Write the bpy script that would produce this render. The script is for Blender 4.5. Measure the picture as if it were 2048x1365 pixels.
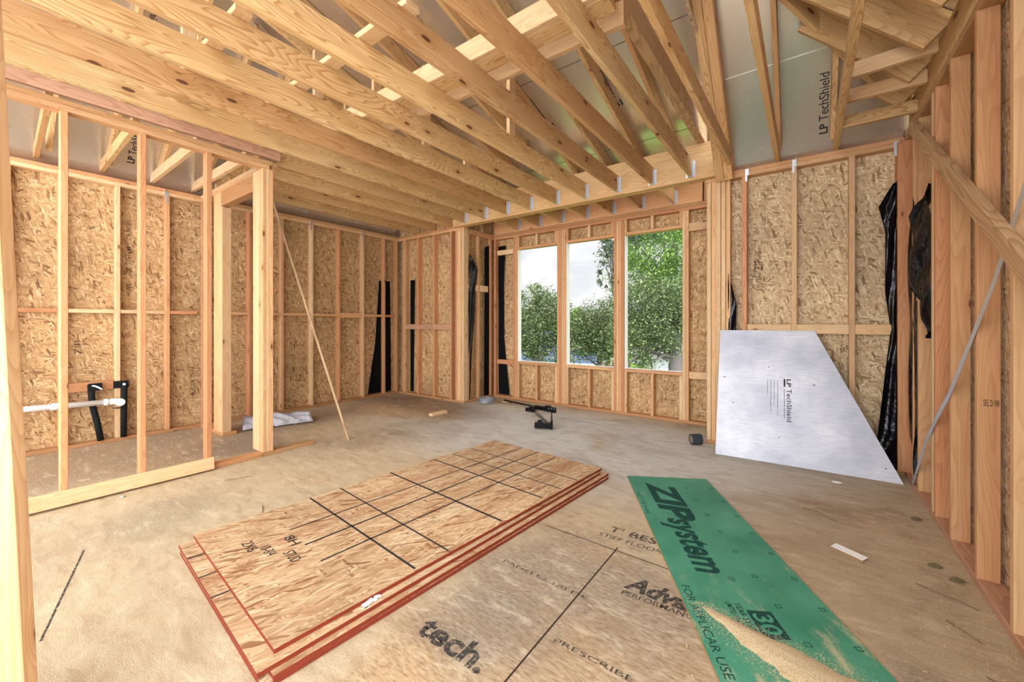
import bpy, bmesh, math, random
from mathutils import Vector, Matrix
random.seed(7)
for o in list(bpy.data.objects): bpy.data.objects.remove(o)
SC = bpy.context.scene
COL = SC.collection

# ------------------------------------------------------------------ camera
H = 1.25                                   # eye height above the subfloor
YAW = math.atan(589/801.)
cam = bpy.data.cameras.new('camera'); camo = bpy.data.objects.new('camera', cam); COL.objects.link(camo)
camo.location = (0, 0, H)
camo.rotation_euler = (math.pi/2, 0, YAW)
cam.sensor_width = 36; cam.lens = 36*801/2048.
cam.shift_y = -(682.5-646.3)/2048.
cam.clip_start = .05; cam.clip_end = 500
SC.camera = camo
FW = (-math.sin(YAW), math.cos(YAW)); RT = (math.cos(YAW), math.sin(YAW))
def at(px, w, z=0):                        # world point w metres ahead in the direction of image column px
    u = (px-1024)/801.
    return Vector((FW[0]*w+RT[0]*w*u, FW[1]*w+RT[1]*w*u, z))

# ------------------------------------------------------------------ view transform, sky, sun
vs = SC.view_settings
vs.view_transform = 'Standard'; vs.look = 'None'; vs.gamma = 1; vs.use_curve_mapping = False
vs.exposure = 0.05
SKY_FRONT = 1.12; SKY_BACK = 7.8
W = bpy.data.worlds.new('sky'); SC.world = W; W.use_nodes = True
nt = W.node_tree; nt.nodes.clear()
def N(t, ty, **k):
    n = t.nodes.new(ty)
    for a, b in k.items():
        if a.startswith('i_'):
            key = a[2:]
            n.inputs[int(key) if key.isdigit() else key].default_value = b
        else: setattr(n, a, b)
    return n
def ramp(t, stops, interp='LINEAR'):
    r = t.nodes.new('ShaderNodeValToRGB'); r.color_ramp.interpolation = interp
    e = r.color_ramp.elements
    while len(e) > 1: e.remove(e[-1])
    for i, (p, c) in enumerate(stops):
        if isinstance(c, (int, float)): c = (c, c, c)
        x = e[0] if i == 0 else e.new(p)
        x.position = p; x.color = (*c[:3], 1)
    return r
def S(r, g, b):                            # sRGB 0-255 to linear
    f = lambda v: (v/255./12.92) if v/255. <= .04045 else ((v/255.+.055)/1.055)**2.4
    return (f(r), f(g), f(b), 1)
L = nt.links.new
tc = N(nt, 'ShaderNodeTexCoord'); mp = N(nt, 'ShaderNodeMapping'); mp.inputs['Scale'].default_value = (1.6, 1.6, 4.0)
mp.inputs['Location'].default_value = (.35, .1, .25)
L(tc.outputs['Generated'], mp.inputs[0])
n1 = N(nt, 'ShaderNodeTexNoise', i_Scale=1.7, i_Detail=8.0, i_Roughness=.55); L(mp.outputs[0], n1.inputs['Vector'])
r1 = ramp(nt, [(.34, S(160, 186, 208)), (.43, S(214, 222, 230)), (.50, S(250, 250, 250))]); L(n1.outputs['Fac'], r1.inputs[0])
n2 = N(nt, 'ShaderNodeTexNoise', i_Scale=3.0, i_Detail=6.0); L(mp.outputs[0], n2.inputs['Vector'])
r2 = ramp(nt, [(.36, (.78, .80, .83)), (.58, (1.0, 1.0, 1.0))]); L(n2.outputs['Fac'], r2.inputs[0])
mx = N(nt, 'ShaderNodeMix', data_type='RGBA', blend_type='MULTIPLY'); mx.inputs[0].default_value = 1
L(r1.outputs[0], mx.inputs[6]); L(r2.outputs[0], mx.inputs[7])
# sky brightened behind the camera, added as unseen fill light for the interior
dt = N(nt, 'ShaderNodeVectorMath', operation='DOT_PRODUCT'); L(tc.outputs['Generated'], dt.inputs[0])
dt.inputs[1].default_value = Vector((.60, -.78, .16)).normalized()
mr = N(nt, 'ShaderNodeMapRange', interpolation_type='SMOOTHSTEP', i_1=-.05, i_2=.80, i_3=SKY_FRONT, i_4=SKY_BACK)
L(dt.outputs['Value'], mr.inputs[0])
bg = N(nt, 'ShaderNodeBackground'); L(mx.outputs[2], bg.inputs[0]); L(mr.outputs[0], bg.inputs[1])
wo = N(nt, 'ShaderNodeOutputWorld'); L(bg.outputs[0], wo.inputs[0])
sun = bpy.data.lights.new('sun', 'SUN'); sun.energy = 3.6; sun.angle = math.radians(8); sun.color = (1, .97, .9)
suno = bpy.data.objects.new('sun', sun); COL.objects.link(suno)
suno.rotation_euler = Vector((.80, .10, -.75)).to_track_quat('-Z', 'Y').to_euler()

# ------------------------------------------------------------------ helpers
def tag(o, label=None, cat=None, group=None, kind=None):
    if label: o['label'] = label
    if cat: o['category'] = cat
    if group: o['group'] = group
    if kind: o['kind'] = kind
    return o
def link(name, me, mat=None, parent=None):
    o = bpy.data.objects.new(name, me); COL.objects.link(o)
    if mat:
        for m in (mat if isinstance(mat, (list, tuple)) else [mat]): me.materials.append(m)
    if parent:
        o.parent = parent; o.matrix_parent_inverse = parent.matrix_world.inverted()
    return o
def empty(name, loc=(0, 0, 0)):
    o = bpy.data.objects.new(name, None); COL.objects.link(o); o.location = loc
    o.matrix_world = Matrix.Translation(loc)
    return o
def member(name, a, b, w, h, mat, up=(0, 0, 1), parent=None, bev=.003, seg=1):
    """a board whose centre line runs from a to b; w across, h along up; its local x runs with the grain"""
    a = Vector(a); b = Vector(b); d = b-a; ln = d.length; x = d.normalized(); u = Vector(up)
    y = u.cross(x).normalized(); z = x.cross(y).normalized()
    M = Matrix((x, y, z)).transposed().to_4x4(); M.translation = (a+b)/2
    bm = bmesh.new()
    bmesh.ops.create_cube(bm, size=1, matrix=Matrix.Diagonal((ln, w, h, 1)))
    if bev: bmesh.ops.bevel(bm, geom=bm.edges[:], offset=min(bev, w*.2, h*.2), segments=seg, affect='EDGES')
    uv = bm.loops.layers.uv.new('UVMap')
    for f in bm.faces:
        n = f.normal
        for l in f.loops:
            c = l.vert.co
            l[uv].uv = (c.x, c.z) if abs(n.y) > .5 else ((c.x, c.y) if abs(n.z) > .5 else (c.y, c.z))
    me = bpy.data.meshes.new(name); bm.to_mesh(me); bm.free()
    o = bpy.data.objects.new(name, me); COL.objects.link(o)
    for m in (mat if isinstance(mat, (list, tuple)) else [mat]): me.materials.append(m)
    if parent:
        o.parent = parent; o.matrix_parent_inverse = parent.matrix_world.inverted()
    o.matrix_world = M
    return o
def box(name, x0, x1, y0, y1, z0, z1, mat, parent=None, bev=.003, axis=None):
    d = (x1-x0, y1-y0, z1-z0); c = ((x0+x1)/2, (y0+y1)/2, (z0+z1)/2)
    k = d.index(max(d)) if axis is None else axis
    if k == 0: return member(name, (x0, c[1], c[2]), (x1, c[1], c[2]), d[1], d[2], mat, (0, 0, 1), parent, bev)
    if k == 1: return member(name, (c[0], y0, c[2]), (c[0], y1, c[2]), d[0], d[2], mat, (0, 0, 1), parent, bev)
    return member(name, (c[0], c[1], z0), (c[0], c[1], z1), d[0], d[1], mat, (0, 1, 0), parent, bev)
def poly(name, pts, mat, parent=None, thick=0., up=None, uvx=None):
    """planar panel with thickness; uv in metres, u along uvx"""
    P = [Vector(p) for p in pts]
    n = Vector((0, 0, 0))
    for i in range(len(P)): n += P[i].cross(P[(i+1) % len(P)])
    n.normalize()
    u = Vector(uvx).normalized() if uvx else (P[1]-P[0]).normalized(); v = n.cross(u)
    bm = bmesh.new(); uv = bm.loops.layers.uv.new('UVMap')
    A = [bm.verts.new(p) for p in P]; bm.faces.new(A)
    if thick:
        B = [bm.verts.new(p-n*thick) for p in P]; bm.faces.new(B[::-1])
        for i in range(len(P)):
            j = (i+1) % len(P); bm.faces.new((A[j], A[i], B[i], B[j]))
    for f in bm.faces:
        for l in f.loops: l[uv].uv = (l.vert.co.dot(u), l.vert.co.dot(v))
    bmesh.ops.recalc_face_normals(bm, faces=bm.faces)
    me = bpy.data.meshes.new(name); bm.to_mesh(me); bm.free()
    return link(name, me, mat, parent)
def text(name, s, org, u, v, length, height, mat, parent=None, shear=0., bold=0.):
    """lettering printed on a surface: starts at org, runs along u, letters stand along v"""
    c = bpy.data.curves.new(name, 'FONT'); c.body = s; c.size = 1; c.shear = shear; c.offset = bold
    c.resolution_u = 3
    t = bpy.data.objects.new(name, c); COL.objects.link(t)
    bpy.context.view_layer.update()
    me = bpy.data.meshes.new_from_object(t.evaluated_get(bpy.context.evaluated_depsgraph_get()))
    bpy.data.objects.remove(t)
    xs = [q.co.x for q in me.vertices]; ys = [q.co.y for q in me.vertices]
    u = Vector(u).normalized(); v = Vector(v).normalized(); o = Vector(org)
    sx = length/(max(xs)-min(xs)); sy = height/(max(ys)-min(ys))
    x0, y0 = min(xs), min(ys)
    for q in me.vertices: q.co = o+u*((q.co.x-x0)*sx)+v*((q.co.y-y0)*sy)
    me.materials.clear()
    return link(name, me, mat, parent)
def tube(bm, pts, r, seg=10, cap=True):
    pts = [Vector(p) for p in pts]; rings = []
    for i, p in enumerate(pts):
        d = (pts[min(i+1, len(pts)-1)]-pts[max(i-1, 0)]).normalized()
        a = d.cross(Vector((0, 0, 1)) if abs(d.z) < .95 else Vector((1, 0, 0))).normalized(); b = d.cross(a)
        rr = r[i] if isinstance(r, (list, tuple)) else r
        rings.append([bm.verts.new(p+a*math.cos(k*2*math.pi/seg)*rr+b*math.sin(k*2*math.pi/seg)*rr) for k in range(seg)])
    for i in range(len(rings)-1):
        for k in range(seg):
            bm.faces.new((rings[i][k], rings[i][(k+1) % seg], rings[i+1][(k+1) % seg], rings[i+1][k])).smooth = True
    if cap: bm.faces.new(rings[0][::-1]); bm.faces.new(rings[-1])
def bmobj(name, bm, mat, parent=None):
    bmesh.ops.recalc_face_normals(bm, faces=bm.faces)
    me = bpy.data.meshes.new(name); bm.to_mesh(me); bm.free()
    return link(name, me, mat, parent)
def bmbox(bm, c, d, M=None):
    m = Matrix.Translation(c) @ Matrix.Diagonal((*d, 1))
    if M: m = M @ m
    bmesh.ops.create_cube(bm, size=1, matrix=m)

# ------------------------------------------------------------------ materials
def mat(name, rough=.7, color=None, metal=0., spec=.3):
    m = bpy.data.materials.new(name); m.use_nodes = True
    b = m.node_tree.nodes['Principled BSDF']
    b.inputs['Roughness'].default_value = rough; b.inputs['Metallic'].default_value = metal
    b.inputs['Specular IOR Level'].default_value = spec
    if color: b.inputs['Base Color'].default_value = color
    return m, m.node_tree, b
def mixc(t, f, a, b, mode='MIX'):
    m = N(t, 'ShaderNodeMix', data_type='RGBA', blend_type=mode)
    for i, x in ((0, f), (6, a), (7, b)):
        if isinstance(x, (int, float)): m.inputs[i].default_value = x if i == 0 else (x, x, x, 1)
        elif isinstance(x, tuple): m.inputs[i].default_value = x
        else: t.links.new(x, m.inputs[i])
    return m.outputs[2]
def mth(t, op, a, b=None, c=None):
    m = N(t, 'ShaderNodeMath', operation=op)
    for i, x in enumerate((a, b, c)):
        if x is None: continue
        if isinstance(x, (int, float)): m.inputs[i].default_value = x
        else: t.links.new(x, m.inputs[i])
    return m.outputs[0]
def bump(t, b, h, s=.3, d=.01):
    n = N(t, 'ShaderNodeBump', i_Strength=s, i_Distance=d); t.links.new(h, n.inputs['Height']); t.links.new(n.outputs[0], b.inputs['Normal'])
def lumber(name, light, mid, dark, knot, grain=9., contrast=1.0, tint=None, knots=.085):
    m, t, b = mat(name, .62)
    L = t.links.new
    tc = N(t, 'ShaderNodeTexCoord'); oi = N(t, 'ShaderNodeObjectInfo')
    rv = N(t, 'ShaderNodeVectorMath', operation='SCALE'); rv.inputs[0].default_value = (31, 57, 83); L(oi.outputs['Random'], rv.inputs['Scale'])
    ad = N(t, 'ShaderNodeVectorMath', operation='ADD'); L(tc.outputs['Object'], ad.inputs[0]); L(rv.outputs[0], ad.inputs[1])
    # knots and the grain that bends round them
    mk = N(t, 'ShaderNodeMapping'); mk.inputs['Scale'].default_value = (2.7, 7.5, 7.5); L(ad.outputs[0], mk.inputs[0])
    vk = N(t, 'ShaderNodeTexVoronoi', i_Scale=1.0); vk.inputs['Randomness'].default_value = 1; L(mk.outputs[0], vk.inputs['Vector'])
    kd = vk.outputs['Distance']
    knob = N(t, 'ShaderNodeMapRange', i_1=knots*.75, i_2=knots, i_3=1., i_4=0.); L(kd, knob.inputs[0])
    halo = N(t, 'ShaderNodeMapRange', i_1=knots, i_2=knots*3.6, i_3=1., i_4=0., interpolation_type='SMOOTHSTEP'); L(kd, halo.inputs[0])
    mg = N(t, 'ShaderNodeMapping'); mg.inputs['Scale'].default_value = (.55, 5.5, 5.5); L(ad.outputs[0], mg.inputs[0])
    ng = N(t, 'ShaderNodeTexNoise', i_Scale=1.0, i_Detail=2.0, i_Roughness=.4); L(mg.outputs[0], ng.inputs['Vector'])
    v = mth(t, 'ADD', mth(t, 'MULTIPLY', ng.outputs['Fac'], grain*2.6), mth(t, 'MULTIPLY', halo.outputs[0], 1.6))
    saw = mth(t, 'FRACT', v)
    rg = ramp(t, [(0, 0), (.55, .25), (.86, .9), (.94, 1.), (1., .0)]); L(saw, rg.inputs[0])
    mf = N(t, 'ShaderNodeMapping'); mf.inputs['Scale'].default_value = (3, 120, 120); L(ad.outputs[0], mf.inputs[0])
    nf = N(t, 'ShaderNodeTexNoise', i_Scale=1.0, i_Detail=3.0); L(mf.outputs[0], nf.inputs['Vector'])
    ms = N(t, 'ShaderNodeMapping'); ms.inputs['Scale'].default_value = (.9, 3, 3); L(ad.outputs[0], ms.inputs[0])
    nsx = N(t, 'ShaderNodeTexNoise', i_Scale=1.3, i_Detail=4.0); L(ms.outputs[0], nsx.inputs['Vector'])
    base = mixc(t, ramp_out(t, nsx.outputs['Fac'], [(.35, 0), (.65, 1)]), light, mid)
    if tint:
        rr = ramp_out(t, mth(t, 'FRACT', mth(t, 'MULTIPLY', oi.outputs['Random'], 7.31)), [(.30, 0), (.85, 1)])
        base = mixc(t, mth(t, 'MULTIPLY', rr, .75), base, tint)
    c = mixc(t, mth(t, 'MULTIPLY', rg.outputs[0], .62*contrast), base, dark)
    c = mixc(t, mth(t, 'MULTIPLY', ramp_out(t, nf.outputs['Fac'], [(.45, 0), (.75, 1)]), .35), c, dark)
    c = mixc(t, mth(t, 'MULTIPLY', halo.outputs[0], .35), c, dark)
    c = mixc(t, mth(t, 'MULTIPLY', knob.outputs[0], .85), c, knot)
    val = N(t, 'ShaderNodeHueSaturation'); L(c, val.inputs['Color'])
    L(mth(t, 'ADD', mth(t, 'MULTIPLY', oi.outputs['Random'], .24), .88), val.inputs['Value'])
    L(val.outputs[0], b.inputs['Base Color'])
    bump(t, b, mth(t, 'ADD', mth(t, 'MULTIPLY', nf.outputs['Fac'], .6), mth(t, 'MULTIPLY', rg.outputs[0], .3)), .25, .002)
    return m
def ramp_out(t, f, stops, interp='LINEAR'):
    r = ramp(t, stops, interp); t.links.new(f, r.inputs[0]); return r.outputs[0]

PINE = lumber('joist_pine', S(222, 190, 138), S(210, 172, 118), S(158, 104, 54), S(72, 38, 20), 17., 1.15, S(192, 148, 102), .11)
FIR = lumber('stud_fir', S(214, 172, 126), S(204, 158, 112), S(170, 114, 70), S(96, 52, 30), 11., .65, S(200, 146, 102), .085)
FIRD = lumber('plate_fir', S(198, 154, 108), S(186, 140, 94), S(142, 94, 56), S(86, 46, 28), 11., .65, S(180, 128, 86), .07)
PALE = lumber('pale_spruce', S(222, 192, 150), S(210, 176, 132), S(178, 134, 92), S(104, 64, 38), 11., .65, S(204, 162, 118), .075)
PINK = lumber('pink_fir', S(194, 152, 124), S(182, 138, 110), S(146, 98, 74), S(90, 50, 36), 12., .8, None, .05)
RED = lumber('red_fir', S(202, 148, 104), S(192, 134, 92), S(154, 94, 58), S(92, 48, 28), 12., .75, None, .07)
GREYB = lumber('weathered_brace', S(208, 176, 136), S(192, 156, 114), S(140, 102, 68), S(80, 52, 34), 11., 1., None, .07)
LVL = lumber('header_fir', S(216, 180, 130), S(204, 162, 110), S(166, 116, 68), S(104, 60, 34), 12., .8, None, .04)

def osb(name, cols, dark, scale=1.25, layers=7, edge=None, coord='UV', mixdust=None, angs=(0.25, 1.35, -.75, 2.3, .75, 1.75, -.25), asp=(13, 62)):
    m, t, b = mat(name, .75); L = t.links.new
    tc = N(t, 'ShaderNodeTexCoord'); src = tc.outputs[coord]
    c = cols[0]; hsum = None
    nz = N(t, 'ShaderNodeTexNoise', i_Scale=9*scale, i_Detail=2.0); L(src, nz.inputs['Vector'])
    wob = N(t, 'ShaderNodeMix', data_type='VECTOR'); wob.inputs[0].default_value = .035
    L(src, wob.inputs[4]); L(nz.outputs['Color'], wob.inputs[5])
    for i in range(layers):
        mp = N(t, 'ShaderNodeMapping'); ang = angs[i]
        mp.inputs['Rotation'].default_value = (0, 0, ang); mp.inputs['Location'].default_value = (i*3.7, i*1.9, 0)
        L(wob.outputs[1], mp.inputs[0])
        mp2 = N(t, 'ShaderNodeMapping'); mp2.inputs['Scale'].default_value = (asp[0]*scale, asp[1]*scale, 1); L(mp.outputs[0], mp2.inputs[0])
        vo = N(t, 'ShaderNodeTexVoronoi', i_Scale=1.0, voronoi_dimensions='2D'); L(mp2.outputs[0], vo.inputs['Vector'])
        sp = N(t, 'ShaderNodeSeparateColor'); L(vo.outputs['Color'], sp.inputs[0])
        cc = ramp(t, [(0, dark), (.18, cols[0]), (.5, cols[1]), (.8, cols[2]), (1., cols[3])]); L(sp.outputs[0], cc.inputs[0])
        msk = mth(t, 'GREATER_THAN', sp.outputs[1], .66 if i else -1.)
        c = mixc(t, msk, c, cc.outputs[0])
        edgem = mth(t, 'MULTIPLY', ramp_out(t, vo.outputs['Distance'], [(.40, 0), (.62, 1)]), msk)
        c = mixc(t, mth(t, 'MULTIPLY', edgem, .35), c, dark)
        h = mth(t, 'MULTIPLY', sp.outputs[2], msk)
        hsum = h if hsum is None else mth(t, 'MAXIMUM', hsum, h)
    big = N(t, 'ShaderNodeTexNoise', i_Scale=1.1, i_Detail=3.0); L(src, big.inputs['Vector'])
    c = mixc(t, 1., c, ramp_out(t, big.outputs['Fac'], [(.3, (.80, .78, .76)), (.7, (1.1, 1.08, 1.05))]), 'MULTIPLY')
    if mixdust: c = mixdust(t, tc, c)
    L(c, b.inputs['Base Color']); bump(t, b, hsum, .35, .003)
    return m
OSBW = osb('wall_osb', (S(176, 140, 98), S(190, 154, 110), S(202, 168, 124), S(218, 188, 146)), S(120, 84, 52))
OSBR = osb('wall_osb_pale', (S(186, 158, 122), S(198, 172, 136), S(210, 186, 150), S(224, 204, 170)), S(126, 98, 68))
def stains(t, tc, c):
    mp = N(t, 'ShaderNodeMapping'); mp.inputs['Scale'].default_value = (.9, 6, 1); t.links.new(tc.outputs['UV'], mp.inputs[0])
    n = N(t, 'ShaderNodeTexNoise', i_Scale=1.2, i_Detail=7., i_Roughness=.65); t.links.new(mp.outputs[0], n.inputs['Vector'])
    c = mixc(t, mth(t, 'MULTIPLY', ramp_out(t, n.outputs['Fac'], [(.52, 0), (.66, 1)]), .45), c, S(158, 96, 66))
    return mixc(t, mth(t, 'MULTIPLY', ramp_out(t, n.outputs['Fac'], [(.36, 1), (.46, 0)]), .3), c, S(224, 208, 180))
OSBS = osb('sheet_osb', (S(190, 156, 116), S(202, 168, 128), S(212, 182, 144), S(224, 202, 168)), S(140, 94, 62), 1.15, mixdust=stains, angs=(.05, .35, -.3, 1.5, .15, -.12, .6), asp=(10, 75))
MUZ, mt_, mb_ = mat('red_edge_paint', .6, S(158, 58, 34))
n = N(mt_, 'ShaderNodeTexNoise', i_Scale=60., i_Detail=3.); mt_.links.new(ramp_out(mt_, n.outputs['Fac'], [(.3, S(96, 34, 22)), (.7, S(150, 60, 38))]), mb_.inputs['Base Color'])
def worn(name, col, lo, hi, sc=55.):
    m, t, b = mat(name, .85, col)
    g = N(t, 'ShaderNodeTexCoord'); n = N(t, 'ShaderNodeTexNoise', i_Scale=sc, i_Detail=5., i_Roughness=.7); t.links.new(g.outputs['Object'], n.inputs['Vector'])
    tr = N(t, 'ShaderNodeBsdfTransparent'); ms = N(t, 'ShaderNodeMixShader')
    t.links.new(ramp_out(t, n.outputs['Fac'], [(lo, 0), (hi, .85)]), ms.inputs[0]); t.links.new(tr.outputs[0], ms.inputs[1]); t.links.new(b.outputs[0], ms.inputs[2])
    t.links.new(ms.outputs[0], t.nodes['Material Output'].inputs[0]); return m
INK = mat('black_ink', .8, S(44, 42, 42))[0]
INKB = worn('faded_ink', S(70, 58, 44), .38, .56)
INKG = worn('green_panel_ink', S(20, 68, 62), .28, .46, 90.)
INKF = worn('floor_ink', S(58, 56, 56), .36, .52, 60.)
CHALK = mat('marker_black', .8, S(40, 40, 42))[0]

# subfloor: weathered boards under a drift of sawdust
def floor_mat():
    m, t, b = mat('subfloor', .85); L = t.links.new
    g = N(t, 'ShaderNodeTexCoord'); P = g.outputs['Object']
    mp = N(t, 'ShaderNodeMapping'); mp.inputs['Scale'].default_value = (24, 95, 1); mp.inputs['Rotation'].default_value = (0, 0, .12); L(P, mp.inputs[0])
    f1 = N(t, 'ShaderNodeTexNoise', i_Scale=1., i_Detail=5., i_Roughness=.65); L(mp.outputs[0], f1.inputs['Vector'])
    bare = ramp_out(t, f1.outputs['Fac'], [(.32, S(124, 106, 86)), (.5, S(160, 143, 122)), (.68, S(182, 166, 144))])
    warm = ramp_out(t, f1.outputs['Fac'], [(.32, S(150, 118, 84)), (.5, S(190, 160, 124)), (.68, S(208, 182, 146))])
    n2 = N(t, 'ShaderNodeTexNoise', i_Scale=.9, i_Detail=4.); L(P, n2.inputs['Vector'])
    base = mixc(t, ramp_out(t, n2.outputs['Fac'], [(.42, 0), (.6, 1)]), bare, warm)
    # dust drifts
    md = N(t, 'ShaderNodeMapping'); md.inputs['Scale'].default_value = (1.2, .9, 1); md.inputs['Rotation'].default_value = (0, 0, -.5); L(P, md.inputs[0])
    n3 = N(t, 'ShaderNodeTexNoise', i_Scale=1.35, i_Detail=9., i_Roughness=.62, i_Distortion=.4); L(md.outputs[0], n3.inputs['Vector'])
    n4 = N(t, 'ShaderNodeTexNoise', i_Scale=230., i_Detail=3.); L(P, n4.inputs['Vector'])
    def blob(cx, cy, rx, ry, ang=0.):
        q = N(t, 'ShaderNodeMapping', vector_type='TEXTURE'); q.inputs['Location'].default_value = (cx, cy, 0)
        q.inputs['Rotation'].default_value = (0, 0, ang); q.inputs['Scale'].default_value = (rx, ry, 1e3); L(P, q.inputs[0])
        ln = N(t, 'ShaderNodeVectorMath', operation='LENGTH'); L(q.outputs[0], ln.inputs[0])
        rr = N(t, 'ShaderNodeMapRange', interpolation_type='SMOOTHSTEP', i_1=.45, i_2=1.25, i_3=1., i_4=0.); L(ln.outputs['Value'], rr.inputs[0])
        return rr.outputs[0]
    dust = mth(t, 'ADD', n3.outputs['Fac'], mth(t, 'MULTIPLY', mth(t, 'SUBTRACT', n4.outputs['Fac'], .5), .35))
    swept = blob(-.85, 1.35, .62, 1.1, .1)
    for a in ((-5.2, 1.1, .9, 1.8), (-4.9, 3.9, 1.3, .7)): swept = mth(t, 'MAXIMUM', swept, blob(*a))
    dust = mth(t, 'SUBTRACT', dust, mth(t, 'MULTIPLY', swept, .30))
    dust = mth(t, 'ADD', dust, mth(t, 'ADD', .14, mth(t, 'MULTIPLY', blob(-2.0, 3.9, 2.2, 1.0), .08)))
    dust = mth(t, 'ADD', dust, mth(t, 'MULTIPLY', blob(-2.9, .9, .5, .9, -.3), .05))
    dm = ramp_out(t, dust, [(.46, 0), (.60, .92)])
    dcol = ramp_out(t, n4.outputs['Fac'], [(.32, S(166, 144, 112)), (.68, S(214, 196, 164))])
    cool = mixc(t, blob(-2.2, 3.9, 2.6, 1.4), dcol, S(204, 203, 197))  # paler, bluish window light painted into the dust colour before the bay
    c = mixc(t, dm, base, cool)
    # dark stains and scuffs
    n5 = N(t, 'ShaderNodeTexNoise', i_Scale=2.3, i_Detail=8., i_Roughness=.7); L(mp.outputs[0], n5.inputs['Vector'])
    n6 = N(t, 'ShaderNodeTexNoise', i_Scale=.75, i_Detail=5., i_Distortion=.8)
    m6 = N(t, 'ShaderNodeMapping'); m6.inputs['Location'].default_value = (4.2, 7.7, 0); L(P, m6.inputs[0]); L(m6.outputs[0], n6.inputs['Vector'])
    st = mth(t, 'MULTIPLY', ramp_out(t, n6.outputs['Fac'], [(.52, 0), (.70, 1)]), .6)
    c = mixc(t, mth(t, 'MULTIPLY', st, .75), c, S(134, 108, 82))
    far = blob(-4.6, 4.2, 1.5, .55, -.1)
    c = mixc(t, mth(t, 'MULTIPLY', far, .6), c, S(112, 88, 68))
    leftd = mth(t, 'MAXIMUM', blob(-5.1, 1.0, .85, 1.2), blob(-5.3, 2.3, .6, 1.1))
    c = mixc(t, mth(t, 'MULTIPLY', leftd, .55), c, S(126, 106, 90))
    for cx, cy, rx, ry, k in ((-3.35, .75, .35, .3, .5), (-1.15, 1.12, .2, .09, .55), (-1.0, 1.35, .3, .2, .3), (-.25, 4.2, .7, .12, .35), (.35, 1.95, .1, .12, .5), (.45, 1.8, .08, .1, .45), (.28, 2.0, .07, .1, .3), (-1.6, 5.0, .5, .12, .35), (-2.4, 4.6, .35, .06, .4), (-3.7, 2.9, .3, .1, .45)):
        c = mixc(t, mth(t, 'MULTIPLY', mth(t, 'MULTIPLY', blob(cx, cy, rx, ry), ramp_out(t, n5.outputs['Fac'], [(.42, 0), (.6, 1)])), k), c, S(74, 78, 82))
    fl = mth(t, 'MULTIPLY', ramp_out(t, n5.outputs['Fac'], [(.60, 0), (.68, 1)]), .55)
    c = mixc(t, fl, c, S(112, 92, 72))
    m7 = N(t, 'ShaderNodeMapping'); m7.inputs['Scale'].default_value = (3., 9., 1); m7.inputs['Rotation'].default_value = (0, 0, .9); L(P, m7.inputs[0])
    n7 = N(t, 'ShaderNodeTexNoise', i_Scale=1.6, i_Detail=10., i_Roughness=.72, i_Distortion=.6); L(m7.outputs[0], n7.inputs['Vector'])
    c = mixc(t, mth(t, 'MULTIPLY', ramp_out(t, n7.outputs['Fac'], [(.50, 0), (.62, 1)]), .38), c, S(150, 124, 96))
    c = mixc(t, mth(t, 'MULTIPLY', ramp_out(t, n7.outputs['Fac'], [(.36, 1), (.46, 0)]), .30), c, S(232, 218, 188))
    n8 = N(t, 'ShaderNodeTexNoise', i_Scale=28., i_Detail=6., i_Roughness=.75); L(P, n8.inputs['Vector'])
    c = mixc(t, mth(t, 'MULTIPLY', ramp_out(t, n8.outputs['Fac'], [(.58, 0), (.70, 1)]), .35), c, S(120, 98, 74))
    L(c, b.inputs['Base Color'])
    bump(t, b, mth(t, 'ADD', mth(t, 'MULTIPLY', n4.outputs['Fac'], .35), mth(t, 'MULTIPLY', dust, 3.0)), .32, .004)
    return m
FLOOR = floor_mat()

def foil(name, col, rough, bs=.2, scl=140.):
    m, t, b = mat(name, rough, col, .88)
    g = N(t, 'ShaderNodeTexCoord')
    n = N(t, 'ShaderNodeTexNoise', i_Scale=scl, i_Detail=2.); t.links.new(g.outputs['UV'], n.inputs['Vector'])
    n2 = N(t, 'ShaderNodeTexNoise', i_Scale=3., i_Detail=3.); t.links.new(g.outputs['UV'], n2.inputs['Vector'])
    bump(t, b, mth(t, 'ADD', n.outputs['Fac'], mth(t, 'MULTIPLY', n2.outputs['Fac'], 2.)), bs, .002)
    t.links.new(mth(t, 'ADD', mth(t, 'MULTIPLY', n2.outputs['Fac'], .14), rough-.07), b.inputs['Roughness'])
    return m
FOIL = foil('roof_foil', S(224, 222, 216), .26)
def board_foil():
    m, t, b = mat('radiant_board_face', .5, S(226, 228, 234), .35)
    g = N(t, 'ShaderNodeTexCoord')
    mp = N(t, 'ShaderNodeMapping'); mp.inputs['Scale'].default_value = (10, 60, 1); t.links.new(g.outputs['UV'], mp.inputs[0])
    n = N(t, 'ShaderNodeTexNoise', i_Scale=1., i_Detail=5., i_Roughness=.7); t.links.new(mp.outputs[0], n.inputs['Vector'])
    n2 = N(t, 'ShaderNodeTexNoise', i_Scale=2.2, i_Detail=5.); t.links.new(g.outputs['UV'], n2.inputs['Vector'])
    c = mixc(t, ramp_out(t, n2.outputs['Fac'], [(.35, 0), (.68, 1)]), S(166, 168, 180), S(206, 206, 212))
    c = mixc(t, ramp_out(t, n.outputs['Fac'], [(.45, 0), (.72, .5)]), c, S(150, 152, 162))
    t.links.new(c, b.inputs['Base Color']); bump(t, b, n.outputs['Fac'], .5, .003)
    return m
BOARDF = board_foil()
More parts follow.
